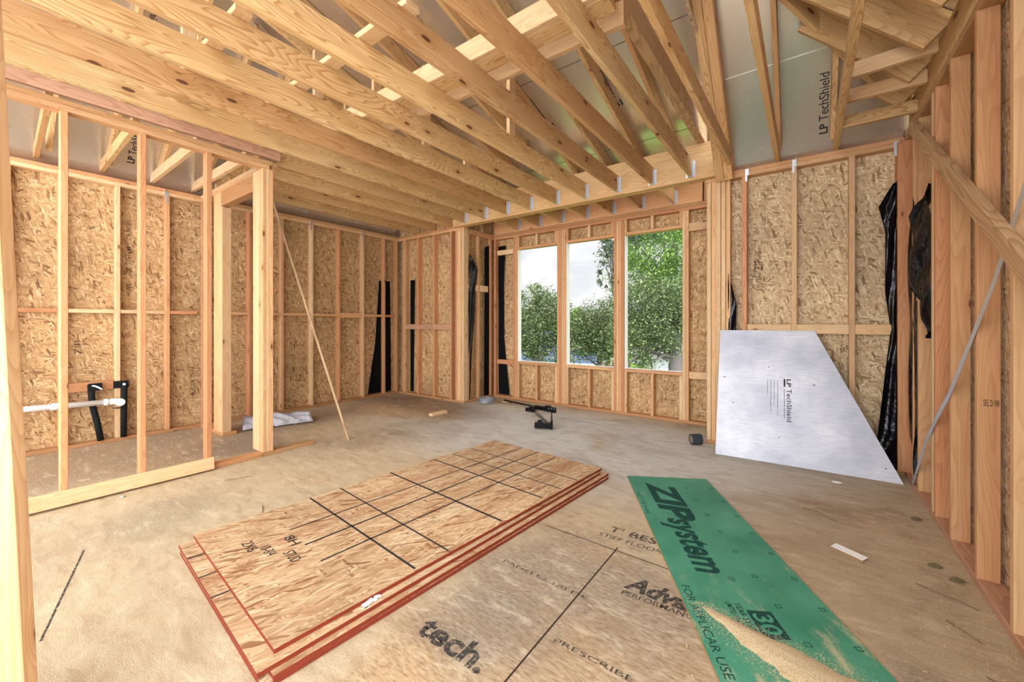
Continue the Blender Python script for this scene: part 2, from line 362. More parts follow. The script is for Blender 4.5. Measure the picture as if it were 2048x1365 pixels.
def green():
    def dust(t, tc, c): return c
    m, t, b = mat('green_coating', .55, S(56, 150, 118)); L = t.links.new
    g = N(t, 'ShaderNodeTexCoord'); U = g.outputs['UV']
    n0 = N(t, 'ShaderNodeTexNoise', i_Scale=260., i_Detail=2.); L(U, n0.inputs['Vector'])
    n1 = N(t, 'ShaderNodeTexNoise', i_Scale=3., i_Detail=5.); L(U, n1.inputs['Vector'])
    c = mixc(t, ramp_out(t, n1.outputs['Fac'], [(.3, 0), (.7, 1)]), S(50, 126, 100), S(84, 156, 126))
    mp = N(t, 'ShaderNodeMapping'); mp.inputs['Scale'].default_value = (2.6, 6., 1); mp.inputs['Rotation'].default_value = (0, 0, -.55); L(U, mp.inputs[0])
    n2 = N(t, 'ShaderNodeTexNoise', i_Scale=1.6, i_Detail=6., i_Roughness=.6); L(mp.outputs[0], n2.inputs['Vector'])
    f = mth(t, 'ADD', n2.outputs['Fac'], mth(t, 'MULTIPLY', mth(t, 'SUBTRACT', n0.outputs['Fac'], .5), .5))
    sep = N(t, 'ShaderNodeSeparateXYZ'); L(U, sep.inputs[0])
    near = N(t, 'ShaderNodeMapRange', i_1=1.1, i_2=1.7, i_3=-.07, i_4=.05); L(sep.outputs[0], near.inputs[0])
    d = ramp_out(t, mth(t, 'ADD', f, near.outputs[0]), [(.60, 0), (.70, .75)])
    c = mixc(t, d, c, S(206, 190, 150))
    L(c, b.inputs['Base Color']); bump(t, b, n0.outputs['Fac'], .15, .001)
    return m
GREEN = green()
DUST = mat('sawdust', .95, S(214, 192, 150))[0]
_, t_, b_ = DUST, DUST.node_tree, DUST.node_tree.nodes['Principled BSDF']
n = N(t_, 'ShaderNodeTexNoise', i_Scale=350., i_Detail=2.); g_ = N(t_, 'ShaderNodeTexCoord'); t_.links.new(g_.outputs['Object'], n.inputs['Vector'])
t_.links.new(ramp_out(t_, n.outputs['Fac'], [(.35, S(184, 156, 112)), (.65, S(232, 214, 178))]), b_.inputs['Base Color']); bump(t_, b_, n.outputs['Fac'], .7, .004)
BLACKP = mat('black_plastic', .16, S(14, 16, 24), 0, .8)[0]
_t = BLACKP.node_tree; n = N(_t, 'ShaderNodeTexNoise', i_Scale=9., i_Detail=3.); g_ = N(_t, 'ShaderNodeTexCoord'); _t.links.new(g_.outputs['Object'], n.inputs['Vector']); bump(_t, _t.nodes['Principled BSDF'], n.outputs['Fac'], .5, .03)
FELT = mat('black_felt', .85, S(16, 16, 18))[0]
GALV = mat('galvanised', .4, S(206, 210, 216), .7)[0]
PVC = mat('white_pvc', .3, S(232, 232, 232), 0, .5)[0]
METAL = mat('black_steel', .4, S(26, 26, 28), .6)[0]
WHITEC = mat('white_cloth', .8, S(228, 228, 234))[0]
COILM = mat('grey_tube', .3, S(150, 160, 172), .3)[0]
TAPE = mat('grey_tape', .45, S(52, 58, 64))[0]; CORE = mat('tape_core', .8, S(134, 120, 108))[0]
PAPER = mat('white_paper', .8, S(238, 236, 232))[0]; CARD = mat('brown_card', .9, S(178, 148, 110))[0]
TWIG = mat('dead_twig', .9, S(120, 96, 68))[0]; LEAFD = mat('dry_leaf', .9, S(150, 136, 104))[0]
SHADB = mat('dark_seam', .95, S(52, 42, 34))[0]
OSBE = mat('panel_edge', .8, S(170, 128, 84))[0]

# ------------------------------------------------------------------ setting: floor
ZT = 2.70          # underside of the top plates
PW = .012
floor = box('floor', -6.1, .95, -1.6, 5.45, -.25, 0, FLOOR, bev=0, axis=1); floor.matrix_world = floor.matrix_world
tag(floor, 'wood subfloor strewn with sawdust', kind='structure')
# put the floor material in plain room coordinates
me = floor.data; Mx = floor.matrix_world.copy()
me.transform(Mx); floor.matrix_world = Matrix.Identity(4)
def seam(x0, y0, x1, y1, w=.006):
    o = member('panel_seam', (x0, y0, .0004), (x1, y1, .0004), w, .002, SHADB, parent=floor, bev=0)
seam(-.845, 2.10, -.845, .2); seam(-1.3, 2.115, -.3, 2.10, .004); seam(-.845, 2.10, -.845, 2.14)
member('floor_stick', (-3.2, .38, .0004), (-2.42, .17, .0004), .008, .001, INKF, parent=floor, bev=0)  # faint stick, drawn as a thin flat strip on the floor
text('floor_stamp', 'Advan', (-.70, 1.835, .001), (1, .0, 0), (.25, 1, 0), .33, .115, INKF, floor, bold=.04)
text('floor_stamp', 'PERFORMANCE', (-.69, 1.785, .001), (1, .06, 0), (0, 1, 0), .33, .035, INKF, floor, bold=.01)
text('floor_stamp', "T' BEST", (-.96, 2.28, .001), (1, .05, 0), (0, 1, 0), .34, .07, INKF, floor, bold=.01)
text('floor_stamp', 'STIFF FLOOR', (-.99, 2.20, .001), (1, .05, 0), (0, 1, 0), .36, .042, INKF, floor)
text('floor_stamp', 'tech.', (-1.28, 1.07, .001), (1, 0, 0), (0, 1, 0), .34, .11, INKF, floor, bold=.03)
text('floor_stamp', 'PANELES 1/0 DE', (-1.28, 1.66, .001), (1, -.02, 0), (0, 1, 0), .48, .022, INKF, floor)
text('floor_stamp', 'PRESCRIBE LO', (-.80, 1.36, .001), (1, .02, 0), (0, 1, 0), .42, .024, INKF, floor)

# ------------------------------------------------------------------ setting: sheathing walls
def wallpanel(name, label, pts, m, uvx): return tag(poly(name, pts, m, thick=PW, uvx=uvx), label, kind='structure')
XL = -5.86; XLs = -5.95; YF = 4.55; YFs = 4.64; YB = 5.285; YBs = 5.375; XR = .65; XRs = .74; XBL = -4.27; XBLs = -4.36
wallpanel('wall_left', 'left wall of bare strand board between studs', [(XLs, -1.5, -.2), (XLs, 5.0, -.2), (XLs, 5.0, 2.80), (XLs, -1.5, 2.80)], OSBW, (0, 0, 1))
wallpanel('wall_back_left', 'short strand board wall between the left corner and the window bay', [(-6.0, YFs, -.2), (XBL, YFs, -.2), (XBL, YFs, 3.4), (-6.0, YFs, 3.4)], OSBW, (0, 0, 1))
wallpanel('wall_bay_left', 'narrow left side wall of the window bay', [(XBLs+.02, YF, -.2), (XBLs+.02, YBs, -.2), (XBLs+.02, YBs, 3.0), (XBLs+.02, YF, 3.0)], OSBW, (0, 0, 1))
wallpanel('wall_bay_right', 'right side wall of the window bay', [(-.74, YBs, -.2), (-.74, YFs, -.2), (-.74, YFs, 3.0), (-.74, YBs, 3.0)], OSBR, (0, 0, 1))
wallpanel('wall_back_right', 'strand board wall right of the window bay', [(-.80, YFs, -.2), (.80, YFs, -.2), (.80, YFs, 2.82), (-.80, YFs, 2.82)], OSBR, (0, 0, 1))
wallpanel('wall_right', 'right exterior sheathing behind the wide studs', [(XRs, 4.66, -.2), (XRs, .6, -.2), (XRs, .6, 2.82), (XRs, 4.66, 2.82)], OSBR, (0, 0, 1))
# window wall with three openings, built as one panel round them
OPEN = [(-3.784, -3.042), (-2.89, -2.144), (-1.995, -1.248)]; ZS, ZH = .625, 2.44
def windowwall():
    bm = bmesh.new(); uv = bm.loops.layers.uv.new('UVMap')
    xs = [XBLs, *[v for p in OPEN for v in p], -.74]; zs = [-.2, ZS, ZH, 3.2]
    holes = {(1, 1), (3, 1), (5, 1)}
    V = {}
    def vert(i, j, k):
        key = (i, j, k)
        if key not in V: V[key] = bm.verts.new((xs[i], YBs+PW*k, zs[j]))
        return V[key]
    for i in range(len(xs)-1):
        for j in range(3):
            if (i, j) in holes:
                for (a, b_) in (((i, j), (i+1, j)), ((i+1, j), (i+1, j+1)), ((i+1, j+1), (i, j+1)), ((i, j+1), (i, j))):
                    bm.faces.new((vert(*a, 0), vert(*b_, 0), vert(*b_, 1), vert(*a, 1)))
                continue
            for k in (0, 1): bm.faces.new([vert(*q, k) for q in ((i, j), (i+1, j), (i+1, j+1), (i, j+1))])
    for f in bm.faces:
        for l in f.loops: l[uv].uv = (l.vert.co.z, l.vert.co.x)
    return bmobj('wall_window', bm, OSBW)
tag(windowwall(), 'strand board wall round the three window openings', kind='structure')

# ------------------------------------------------------------------ setting: roof decks with foil undersides
zL = lambda x: 2.83+.8*(x+5.9); zS = lambda y: 3.10+.28*(5.4-y); zB = lambda y: 2.83+(4.56-y); zR = lambda x: 3.71-x
xLS = lambda y: -5.9+(zS(y)-2.83)/.8
ceil = tag(poly('ceiling', [(-6.15, -1.5, zL(-6.15)), (xLS(-1.5), -1.5, zS(-1.5)), (xLS(5.5), 5.5, zS(5.5)), (-6.15, 5.5, zL(-6.15))][::-1], FOIL, thick=.012, uvx=(0, 1, 0)), 'foil faced roof deck sloping up from the left wall', kind='structure')
ceil2 = tag(poly('ceiling', [(xLS(-1.5), -1.5, zS(-1.5)), (-.72, -1.5, zS(-1.5)), (-.72, 5.5, zS(5.5)), (xLS(5.5), 5.5, zS(5.5))][::-1], FOIL, thick=.012, uvx=(0, 1, 0)), 'foil faced roof deck sloping up from the window bay', kind='structure')
ceil3 = tag(poly('ceiling', [(-.72, 4.72, zB(4.72)), (.82, 4.72, zB(4.72)), (.82, 4.50, zB(4.50)), (-.72, 2.96, zB(2.96))], FOIL, thick=.012, uvx=(1, 0, 0)), 'foil faced roof deck above the wall right of the bay', kind='structure')
ceil4 = tag(poly('ceiling', [(.82, 4.50, zR(.82)), (.82, -1.5, zR(.82)), (-.72, -1.5, zR(-.72)), (-.72, 2.96, zR(-.72))], FOIL, thick=.012, uvx=(0, 1, 0)), 'foil faced roof deck sloping up from the right wall', kind='structure')
tag(poly('wall_gable', [(-.73, 4.28, zS(4.28)+.0), (-.73, 2.96, zR(-.72)), (-.73, .65, zR(-.72)), (-.73, .65, zS(.65)-.01)], OSBW, thick=.012, uvx=(0, 1, 0)), 'triangular strand board infill where the two roofs meet', kind='structure')
def foiltext(par, org, u, v, s=1.0):
    text('printed_mark', 'LP', org, u, v, .075*s, .052*s, INK, par, bold=.02)
    o = Vector(org); uu = Vector(u).normalized()
    text('printed_mark', 'TechShield', o+uu*.10*s, u, v, .34*s, .056*s, INK, par)
    vv = Vector(v).normalized()
    member('printed_mark', o-vv*.026*s, o-vv*.026*s+uu*.075*s, .001, .014*s, INK, up=vv, parent=par, bev=0)
nL = Vector((.8, 0, -1)).normalized(); nS = Vector((0, -.28, -1)).normalized(); nB = Vector((0, -1, -1)).normalized()
uL = Vector((1, 0, .8)); uS = Vector((0, -1, .28)); uB = Vector((0, -1, 1))
def onL(x, y): return Vector((x, y, zL(x)))+nL*.002
def onS(x, y): return Vector((x, y, zS(y)))+nS*.002
def onB(x, y): return Vector((x, y, zB(y)))+nB*.002
foiltext(ceil, onL(-5.76, 1.05), uL, (0, -1, 0), 1.1)
foiltext(ceil, onL(-4.30, .93), -uL, (0, 1, 0))
foiltext(ceil, onL(-4.75, 2.13), uL, (0, -1, 0))
foiltext(ceil2, onS(-1.55, 3.99), uS, (-1, 0, 0), 1.1)
foiltext(ceil2, onS(-2.35, 4.0), uS, (-1, 0, 0), 1.1)
foiltext(ceil3, onB(.15, 4.47), uB, (-1, 0, 0), 1.15)
for par, a, b_, wd in ((ceil3, onB(-.72, 3.98), onB(.20, 3.98), .006), (ceil2, onS(-4.4, 3.35), onS(-.75, 3.35), .005), (ceil2, onS(-4.9, 4.57), onS(-.75, 4.57), .005), (ceil, onL(-5.1, -1), onL(-5.1, 4.5), .005)):
    member('panel_joint', a, b_, wd, .002, PAPER if par is ceil3 else INKB, up=(0, 1, 1), parent=par, bev=0)

# ------------------------------------------------------------------ framing: studs
ORD = ['first', 'second', 'third', 'fourth', 'fifth', 'sixth', 'seventh', 'eighth', 'ninth', 'tenth', 'eleventh', 'twelfth']
def T(name, label, cat, group, *a, **k):
    o = box(name, *a, **k) if len(a) > 5 else member(name, *a, **k)
    return tag(o, label, cat, group)
SZ = .038
ST = .038
# left wall, X = -5.86
ys = [.236, .56, .962, 1.372]
for i, y in enumerate(ys):
    T('wall_stud', 'upright stud on the left wall behind the partition, %s from the left edge' % ORD[i], 'stud', 'left wall studs', XLs, XL, y-ST, y, SZ, ZT, FIR if i % 2 else PALE)
ys2 = [2.212, 2.611, 3.026, 3.45, 3.872, 4.28]
for i, y in enumerate(ys2):
    T('wall_stud', 'upright stud on the left wall, %s beyond the open doorway' % ORD[i], 'stud', 'left wall studs', XLs, XL, y-ST, y, SZ, ZT, RED if i == 0 else (FIR if i in (1, 3, 5) else PALE))
T('wall_stud', 'corner stud of the left wall beside the black felt strip', 'stud', 'left wall studs', XLs, XL, 4.50, 4.54, SZ, ZT, FIR)
T('bottom_plate', 'bottom plate lying along the foot of the left wall', 'plate', 'bottom plates', XLs, XL, -1.0, 4.55, 0, SZ, FIRD)
T('top_plate', 'lower top plate over the left wall studs', 'plate', 'top plates', XLs, XL, -1.0, 1.60, ZT, ZT+SZ, PALE)
T('top_plate', 'upper top plate over the left wall studs', 'plate', 'top plates', XLs, XL, -1.0, 1.60, ZT+SZ, ZT+2*SZ, FIR)
T('top_plate', 'lower top plate over the left wall beyond the doorway', 'plate', 'top plates', XLs, XL, 1.60, 4.55, ZT, ZT+SZ, PALE)
T('top_plate', 'upper top plate over the left wall beyond the doorway', 'plate', 'top plates', XLs, XL, 1.60, 4.64, ZT+SZ, ZT+2*SZ, FIRD)
allL = [-.17]+ys+[1.668]+ys2+[4.54]
k = 0
for a, b_ in zip(allL[1:-1], allL[2:]):
    y0, y1 = a, b_-ST
    if y1-y0 < .1: continue
    T('wall_blocking', 'short horizontal blocking between left wall studs, %s from the left edge' % ORD[k], 'blocking', 'left wall blocking', XLs+.002, XL-.004 if k != 8 else XL-.002, y0, y1, 1.352 if k != 8 else 1.33, 1.39 if k != 8 else 1.41, (RED, PALE, PALE, RED, FIR, FIR, FIR, FIR, FIR, FIR, RED)[k % 11]); k += 1
# partition, X = -4.08
XP = -4.08; XPs = -4.169
for i, (y, m_) in enumerate(((.411, FIR), (.814, RED), (1.235, RED))):
    T('partition_stud', ('free standing partition stud nearest the left edge, pale lower half', 'reddish free standing partition stud, middle of three', 'reddish free standing partition stud nearest the doorway post')[i], 'stud', 'partition studs', XPs, XP, y-ST, y, SZ, ZT, m_)
for i in range(3):
    T('partition_post', ('near stud of the three nailed into the doorway corner post', 'middle stud of the three nailed into the doorway corner post', 'far stud of the three nailed into the doorway corner post')[i], 'post', 'doorway corner post studs', XPs, XP, 1.63+i*.031, 1.660+i*.031, SZ, ZT, (FIR, PALE, FIR)[i])
T('bottom_plate', 'bottom plate of the free standing partition', 'plate', 'bottom plates', XPs, XP, -.2, 1.63, 0, SZ, FIRD)
T('bottom_plate', 'short plate offcut running past the doorway corner post', 'plate', 'bottom plates', XPs+.01, XP-.005, 1.63, 2.12, 0, SZ-.001, FIRD)
T('loose_board', 'pale board standing on edge along the foot of the partition', 'board', None, (XP+.024, -.1, .062), (XP+.024, 1.24, .062), .036, .098, PALE, up=(-.12, 0, 1))
T('top_plate', 'lowest of the stacked boards on top of the partition', 'plate', 'top plates', XPs, XP, -1.0, 1.69, ZT, ZT+SZ, FIR)
T('top_plate', 'second of the stacked boards on top of the partition', 'plate', 'top plates', XPs, XP, -1.0, 1.72, ZT+SZ, ZT+2*SZ, FIRD)
T('top_plate', 'pinkish board on edge, topmost on the partition', 'plate', 'top plates', XP-.04, XP-.002, -1.0, 1.79, ZT+2*SZ+.03, ZT+2*SZ+.112, PINK)
# doorway wall, Y = 1.66
YD, YDs = 1.66, 1.749
for i, x in enumerate((-5.216, -5.254, -5.292)):
    T('doorway_stud', ('innermost jamb stud at the far side of the doorway', 'middle jamb stud at the far side of the doorway', 'outer jamb stud at the far side of the doorway')[i], 'stud', 'doorway jamb studs', x, x+ST, YD, YDs+.001*i, SZ, ZT if i else 2.53, (PALE, FIR, PALE)[i])
T('doorway_stud', 'stud where the doorway wall meets the left wall', 'stud', 'doorway jamb studs', XL, XL+.04, YD, YDs, SZ, ZT, RED)
T('doorway_stud', 'wide flat stud left of the far doorway jamb', 'stud', 'doorway jamb studs', -5.43, -5.30, YD, YD+.038, SZ, ZT, FIR)
T('doorway_stud', 'wide flat stud on the left side of the doorway corner post', 'stud', None, -4.305, XPs-.001, 1.632, 1.67, SZ, ZT, PALE)
T('bottom_plate', 'short bottom plate of the doorway wall stub', 'plate', 'bottom plates', XL, -5.17, YD, YDs+.05, 0, SZ, FIRD)
T('doorway_header', 'deep header board over the open doorway', 'header', None, -5.25, XPs, YD+.002, YDs-.002, 2.545, ZT, FIRD)
T('top_plate', 'lower top plate over the doorway wall', 'plate', 'top plates', XL, XPs, YD, YDs, ZT, ZT+SZ, FIR)
T('top_plate', 'upper top plate over the doorway wall', 'plate', 'top plates', XL, XPs, YD, YDs, ZT+SZ, ZT+2*SZ, PALE)
# ceiling joists of the small room, lying across
for i, y in enumerate((.39, .83, 1.23, 1.60)):
    T('short_joist', 'short joist across the small room top left, %s from the left edge' % ORD[i], 'joist', 'short joists over the small room', (-5.95, y, 2.872), (XPs-.0, y-.06, 2.80), .038, .10, PALE if i in (2, 3) else PINE)
# left facing wall, Y = 4.55
for i, x in enumerate((-5.74, -5.365, -4.972, -4.575)):
    T('wall_stud', ('corner stud standing between two black felt strips', 'stud on the short wall, second from the left corner', 'stud on the short wall, third from the left corner', 'dark stud just left of the multi stud corner post')[i], 'stud', 'short wall studs', x, x+(ST if i else .085), YF, YFs, SZ, ZT, (FIR, RED, FIR, RED)[i])
for i in range(5):
    T('corner_post_stud', ORD[i]+' stud from the left in the post left of the window bay', 'post', 'left bay post studs', -4.462+i*.0385, -4.425+i*.0385, YF-.002*(i % 2), YFs, SZ, ZT, (RED, FIR, PALE, FIR, PALE)[i])
T('bottom_plate', 'bottom plate of the short wall left of the bay', 'plate', 'bottom plates', XL, XBL, YF, YFs, 0, SZ, FIRD)
T('top_plate', 'lower top plate over the short wall left of the bay', 'plate', 'top plates', XL, XBL, YF, YFs, ZT, ZT+SZ, FIR)
T('top_plate', 'upper top plate over the short wall left of the bay', 'plate', 'top plates', XL, XBL, YF, YFs, ZT+SZ, ZT+2*SZ-.004, FIRD)
for i, (a, b_) in enumerate(((-5.655, -5.365), (-5.327, -4.972), (-4.934, -4.575))):
    T('wall_blocking', 'flat blocking on the short wall left of the bay, %s from the corner' % ORD[i], 'blocking', 'short wall blocking', a, b_, YF+.002, YF+.04, 1.14, 1.228, PINK)
# bay left wall, X = -4.27
for i, (y0, y1) in enumerate(((4.64, 4.678), (4.885, 4.925), (5.20, 5.238))):
    T('wall_stud', ('stud on the bay side wall against the corner post', 'pale stud in the middle of the bay side wall', 'stud on the bay side wall beside the window wall')[i], 'stud', 'bay side studs', XBLs+.03, XBL, y0, y1, SZ, ZT-.05, (FIR, FIR, RED)[i])
T('bottom_plate', 'bottom plate of the bay side wall', 'plate', 'bottom plates', XBLs+.03, XBL, YFs, YB, 0, SZ, FIRD)
T('top_plate', 'lower top plate of the bay side wall', 'plate', 'top plates', XBLs+.03, XBL, YFs, YB, ZT-.05, ZT-.012, FIR)
T('top_plate', 'upper top plate of the bay side wall', 'plate', 'top plates', XBLs+.03, XBL, YFs, YB, ZT-.012, ZT+.03, FIR)
for i, (a, b_) in enumerate(((4.70, 4.885), (4.925, 5.14))):
    T('wall_blocking', ('blocking nearer the post on the bay side wall', 'blocking nearer the window wall on the bay side')[i], 'blocking', 'bay side blocking', XBLs+.05, XBL-.002, a, b_, 1.76, 1.86, PALE)
# window wall, Y = 5.285
ZTB = 2.65
T('bottom_plate', 'bottom plate running under the three windows', 'plate', 'bottom plates', XBL, -.84, YB, YBs, 0, SZ, FIRD)
T('top_plate', 'lower top plate over the three windows', 'plate', 'top plates', XBL, -.74, YB, YBs, ZTB, ZTB+SZ, RED)
T('top_plate', 'upper top plate over the three windows', 'plate', 'top plates', XBL, -.74, YB, YBs, ZTB+SZ, ZTB+.082, FIRD)
T('rim_board', 'wide rim board above the windows carrying the joist hangers', 'board', None, XBL, -1.02, YB+.004, YB+.042, ZTB+.084, 3.02, FIR)
T('wall_stud', 'stud in the corner left of the first window', 'stud', 'window wall studs', XBL, XBL+.04, YB, YBs, SZ, ZTB, RED)
nm = ['left of the left window', 'between the left and middle windows', 'between the middle and right windows', 'right of the right window']
for j, (a, b_) in enumerate(((-3.866, -3.784), (-3.042, -2.89), (-2.144, -1.995), (-1.248, -1.172))):
    nn = round((b_-a)/.038); w_ = (b_-a)/nn
    for i in range(nn):
        T('window_stud', '%s stud from the left in the cluster %s' % (ORD[i], nm[j]), 'stud', 'window studs', a+i*w_, a+(i+1)*w_-.0015, YB-.0015*(i % 2), YBs, SZ, ZTB, (RED, FIR, RED, PALE, FIR)[(i+j) % 5])
wn = ['left', 'middle', 'right']
for j, (a, b_) in enumerate(OPEN):
    wnd = tag(empty('window_%d' % (j+1), ((a+b_)/2, YB, ZS)), '%s rough window opening without glass' % wn[j], kind='structure')
    box('window_sill', a, b_, YB, YBs, ZS-SZ, ZS, FIR, parent=wnd)
    box('window_head', a, b_, YB, YBs, ZH, ZH+SZ, FIR, parent=wnd)
    box('window_flange', a, b_, YBs-.002, YBs+.03, ZS, ZS+.008, PAPER, parent=wnd, bev=0)
    box('window_flange', a, a+.012, YB+.02, YBs+.012, ZS, ZH, PAPER, parent=wnd, bev=0)
    c_ = (a+b_)/2
    for q, (x0, pos) in enumerate(((a, 'left'), (c_-.019, 'centre'), (b_-ST, 'right'))):
        T('cripple_stud', 'short %s stud under the %s window sill' % (pos, wn[j]), 'stud', 'studs under the windows', x0, x0+ST, YB+.001, YBs, SZ, ZS-SZ, (PALE, FIR, PALE)[q])
        T('cripple_stud', 'short %s stud above the %s window head' % (pos, wn[j]), 'stud', 'studs above the windows', x0, x0+ST, YB+.001, YBs, ZH+SZ, ZTB, (FIR, PALE, FIR)[q])
for lab, x0, x1, z0, z1, m_ in (('red blocking low beside the left window', -4.20, -3.866, .565, .637, RED), ('pale blocking high beside the left window', -4.20, -3.866, 2.385, 2.465, PALE), ('pale blocking low beside the right window', -1.17, -.84, .56, .648, PALE), ('pale blocking high beside the right window', -1.17, -.84, 2.385, 2.49, PALE)):
    T('wall_blocking', lab, 'blocking', 'window wall blocking', x0, x1, YB+.001, YB+.04, z0, z1, m_)
T('cripple_stud', 'short stud over the top plate at the right end of the bay', 'stud', None, -1.0, -.965, YB+.01, YBs-.004, 2.735, 3.1, PINE)
# right bay post
px_ = [-.834, -.79, -.752, -.70, -.657]
for i in range(5):
    T('corner_post_stud', ORD[i]+' stud from the left in the post right of the window bay', 'post', 'right bay post studs', px_[i], px_[i]+(.0395 if i != 2 else .047), YF-.003*(i % 2), YFs, SZ, ZT, (PALE, FIR, PALE, PALE, FIR)[i])
# right facing wall
for i, (x, m_) in enumerate(((-.515, RED), (-.113, PALE), (.298, PALE), (.60, RED))):
    T('wall_stud', ('stud right of the bay post behind the foil board', 'stud above the flat top of the foil board', 'stud beside the black stamp, above the board slope', 'stud in the right corner beside black plastic')[i], 'stud', 'right back wall studs', x, x+.042, YF, YFs, SZ, ZT, m_)
T('bottom_plate', 'bottom plate of the wall right of the bay', 'plate', 'bottom plates', -.84, XR, YF, YFs, 0, SZ, FIRD)
T('top_plate', 'lower top plate over the wall right of the bay', 'plate', 'top plates', -.84, XR, YF-.002, YFs, ZT, ZT+SZ, FIR)
T('top_plate', 'upper top plate over the wall right of the bay', 'plate', 'top plates', -.76, XR, YF, YFs, ZT+SZ, ZT+2*SZ, FIR)
for i, (a, b_) in enumerate(((-.47, -.113), (-.071, .298), (.34, .60))):
    T('wall_blocking', ('pale blocking just above the left of the foil board', 'pale blocking above the foil board slope', 'pale blocking nearest the right corner')[i], 'blocking', 'right back wall blocking', a, b_, YF+.001, YF+.04, 1.15, 1.237, PALE)
# right wall, wide studs
RW = [(4.50, .6, RED), (4.24, .65, FIR), (4.06, .65, FIR), (3.66, .65, PALE), (3.59, .65, RED), (3.255, .65, FIR), (2.832, .65, FIR), (2.413, .65, PALE), (2.01, .65, FIR), (1.6, .65, FIR)]
rl = ['right wall stud tight in the back corner', 'grained right wall stud beside the black plastic', 'right wall stud behind the black plastic bulge', 'narrow pale right wall stud', 'deep red right wall stud beside the pale one', 'wide orange right wall stud behind the metal strap', 'wide right wall stud with a small black grade stamp', 'wide knotty stud at the right edge of the view', 'right wall stud just outside the right edge', 'right wall stud nearest the camera']
for (y, x, m_), lab in zip(RW, rl):
    T('wall_stud', lab, 'stud', 'right wall studs', x, XRs-.014, y, y+.038, SZ, ZT+.03, m_)
T('bottom_plate', 'bottom plate along the right wall', 'plate', 'bottom plates', XR, XRs, .6, 4.55, 0, SZ, PINK)
T('top_plate', 'lower top plate along the right wall', 'plate', 'top plates', XR, XRs, .6, 4.55, ZT+.03, ZT+.068, FIRD)
T('top_plate', 'upper top plate along the right wall', 'plate', 'top plates', XR, XRs, .6, 4.55, ZT+.07, ZT+.108, PINE)
T('rim_board', 'board on edge above the right wall plate', 'board', None, (XR+.02, .6, 2.89), (XR+.02, 4.4, 2.89), .038, .16, PINE)
T('wall_blocking', 'short block between the right wall studs behind plastic', 'blocking', None, XR+.004, XRs-.02, 4.10, 4.24, 1.41, 1.448, PALE)
st = text('grade_stamp', 'SEL D FIR', (XR+.02, 2.830, .86), (1, 0, 0), (0, 0, 1), .05, .03, INK); tag(st, 'small black lumber grade stamp on a right wall stud', 'stamp')
# brace and strap
T('diagonal_brace', 'long weathered brace board sloping across the right wall', 'brace', None, (.630, 4.10, 2.685), (.630, 1.3, .838), .037, .089, GREYB, up=(0, -.55, .83))
def strip(name, pts, w, mt, label, cat, nrm=(-1, 0, 0)):
    bm = bmesh.new(); n_ = Vector(nrm); P = [Vector(p) for p in pts]; A = []
    for i, p in enumerate(P):
        d = (P[min(i+1, len(P)-1)]-P[max(i-1, 0)]).normalized(); s = n_.cross(d).normalized()*w/2
        A.append([bm.verts.new(p+s), bm.verts.new(p-s), bm.verts.new(p-s-n_*.0015), bm.verts.new(p+s-n_*.0015)])
    for a, b2 in zip(A, A[1:]):
        for k in range(4): bm.faces.new((a[k], a[(k+1) % 4], b2[(k+1) % 4], b2[k]))
    o = bmobj(name, bm, mt); return tag(o, label, cat)
strip('metal_strap', [(.646, 4.25, .02), (.640, 3.99, .25), (.644, 3.80, .46), (.642, 3.50, .68), (.645, 3.27, .845), (.643, 2.93, 1.13), (.645, 2.594, 1.428), (.645, 2.402, 1.641), (.644, 2.25, 1.80), (.645, 1.9, 2.2)], .038, GALV, 'thin grey metal strap running diagonally over the right studs', 'strap')

# ------------------------------------------------------------------ ceiling joists with hangers
def hanger(x, y, z, h, par, s):
    """sheet metal hanger: two side flanges, seat; nailed on the face at y"""
    bm = bmesh.new()
    for sx in (-1, 1):
        bmbox(bm, (x+sx*.0215, y-.028, z+h/2), (.0025, .056, h))
        bmbox(bm, (x+sx*.033, y-.002, z+h/2), (.024, .003, h))
    bmbox(bm, (x, y-.028, z-.002), (.045, .056, .003))
    o = bmobj('joist_hanger', bm, GALV, par); return o
JX = [-.977-.4*k for k in range(12)]
JX = [-.977, -1.372, -1.775, -2.178, -2.579, -2.983, -3.379, -3.777, -4.168, -4.58, -4.98, -5.38]
for i, x in enumerate(JX):
    if x > -4.1: y1 = 4.485; y0 = -1.2
    elif x > -4.2: y1 = 4.485; y0 = 1.80
    else: y1 = 4.62; y0 = 1.66
    j = T('ceiling_joist', ORD[i]+' long ceiling joist from the right' + (', ending on the short wall' if i > 8 else ', hung on the header beam'), 'joist', 'long ceiling joists', x-.019, x+.019, y0, y1, 2.777, 2.957, PINE)
    if x > -4.2: hanger(x, 4.487, 2.775, .165, j, 1)
for i, x in enumerate((-1.348, -1.752, -2.154, -2.552, -2.95, -3.345, -3.746)):
    j = T('bay_joist', ORD[i]+' short joist from the right in the window bay', 'joist', 'short bay joists', x-.019, x+.019, 4.63, YB, 2.760, 2.94, PINE)
    hanger(x, YB, 2.758, .16, j, 1)
for i in range(3):
    T('header_beam', ('front ply of the header beam across the bay', 'middle ply of the header beam across the bay', 'rear ply of the header beam across the bay')[i], 'beam', 'header beam plies', (-4.45+.02*i, 4.508+.04*i, 2.925), (-.74, 4.508+.04*i, 2.925), .0385, .37-.002*i, LVL)
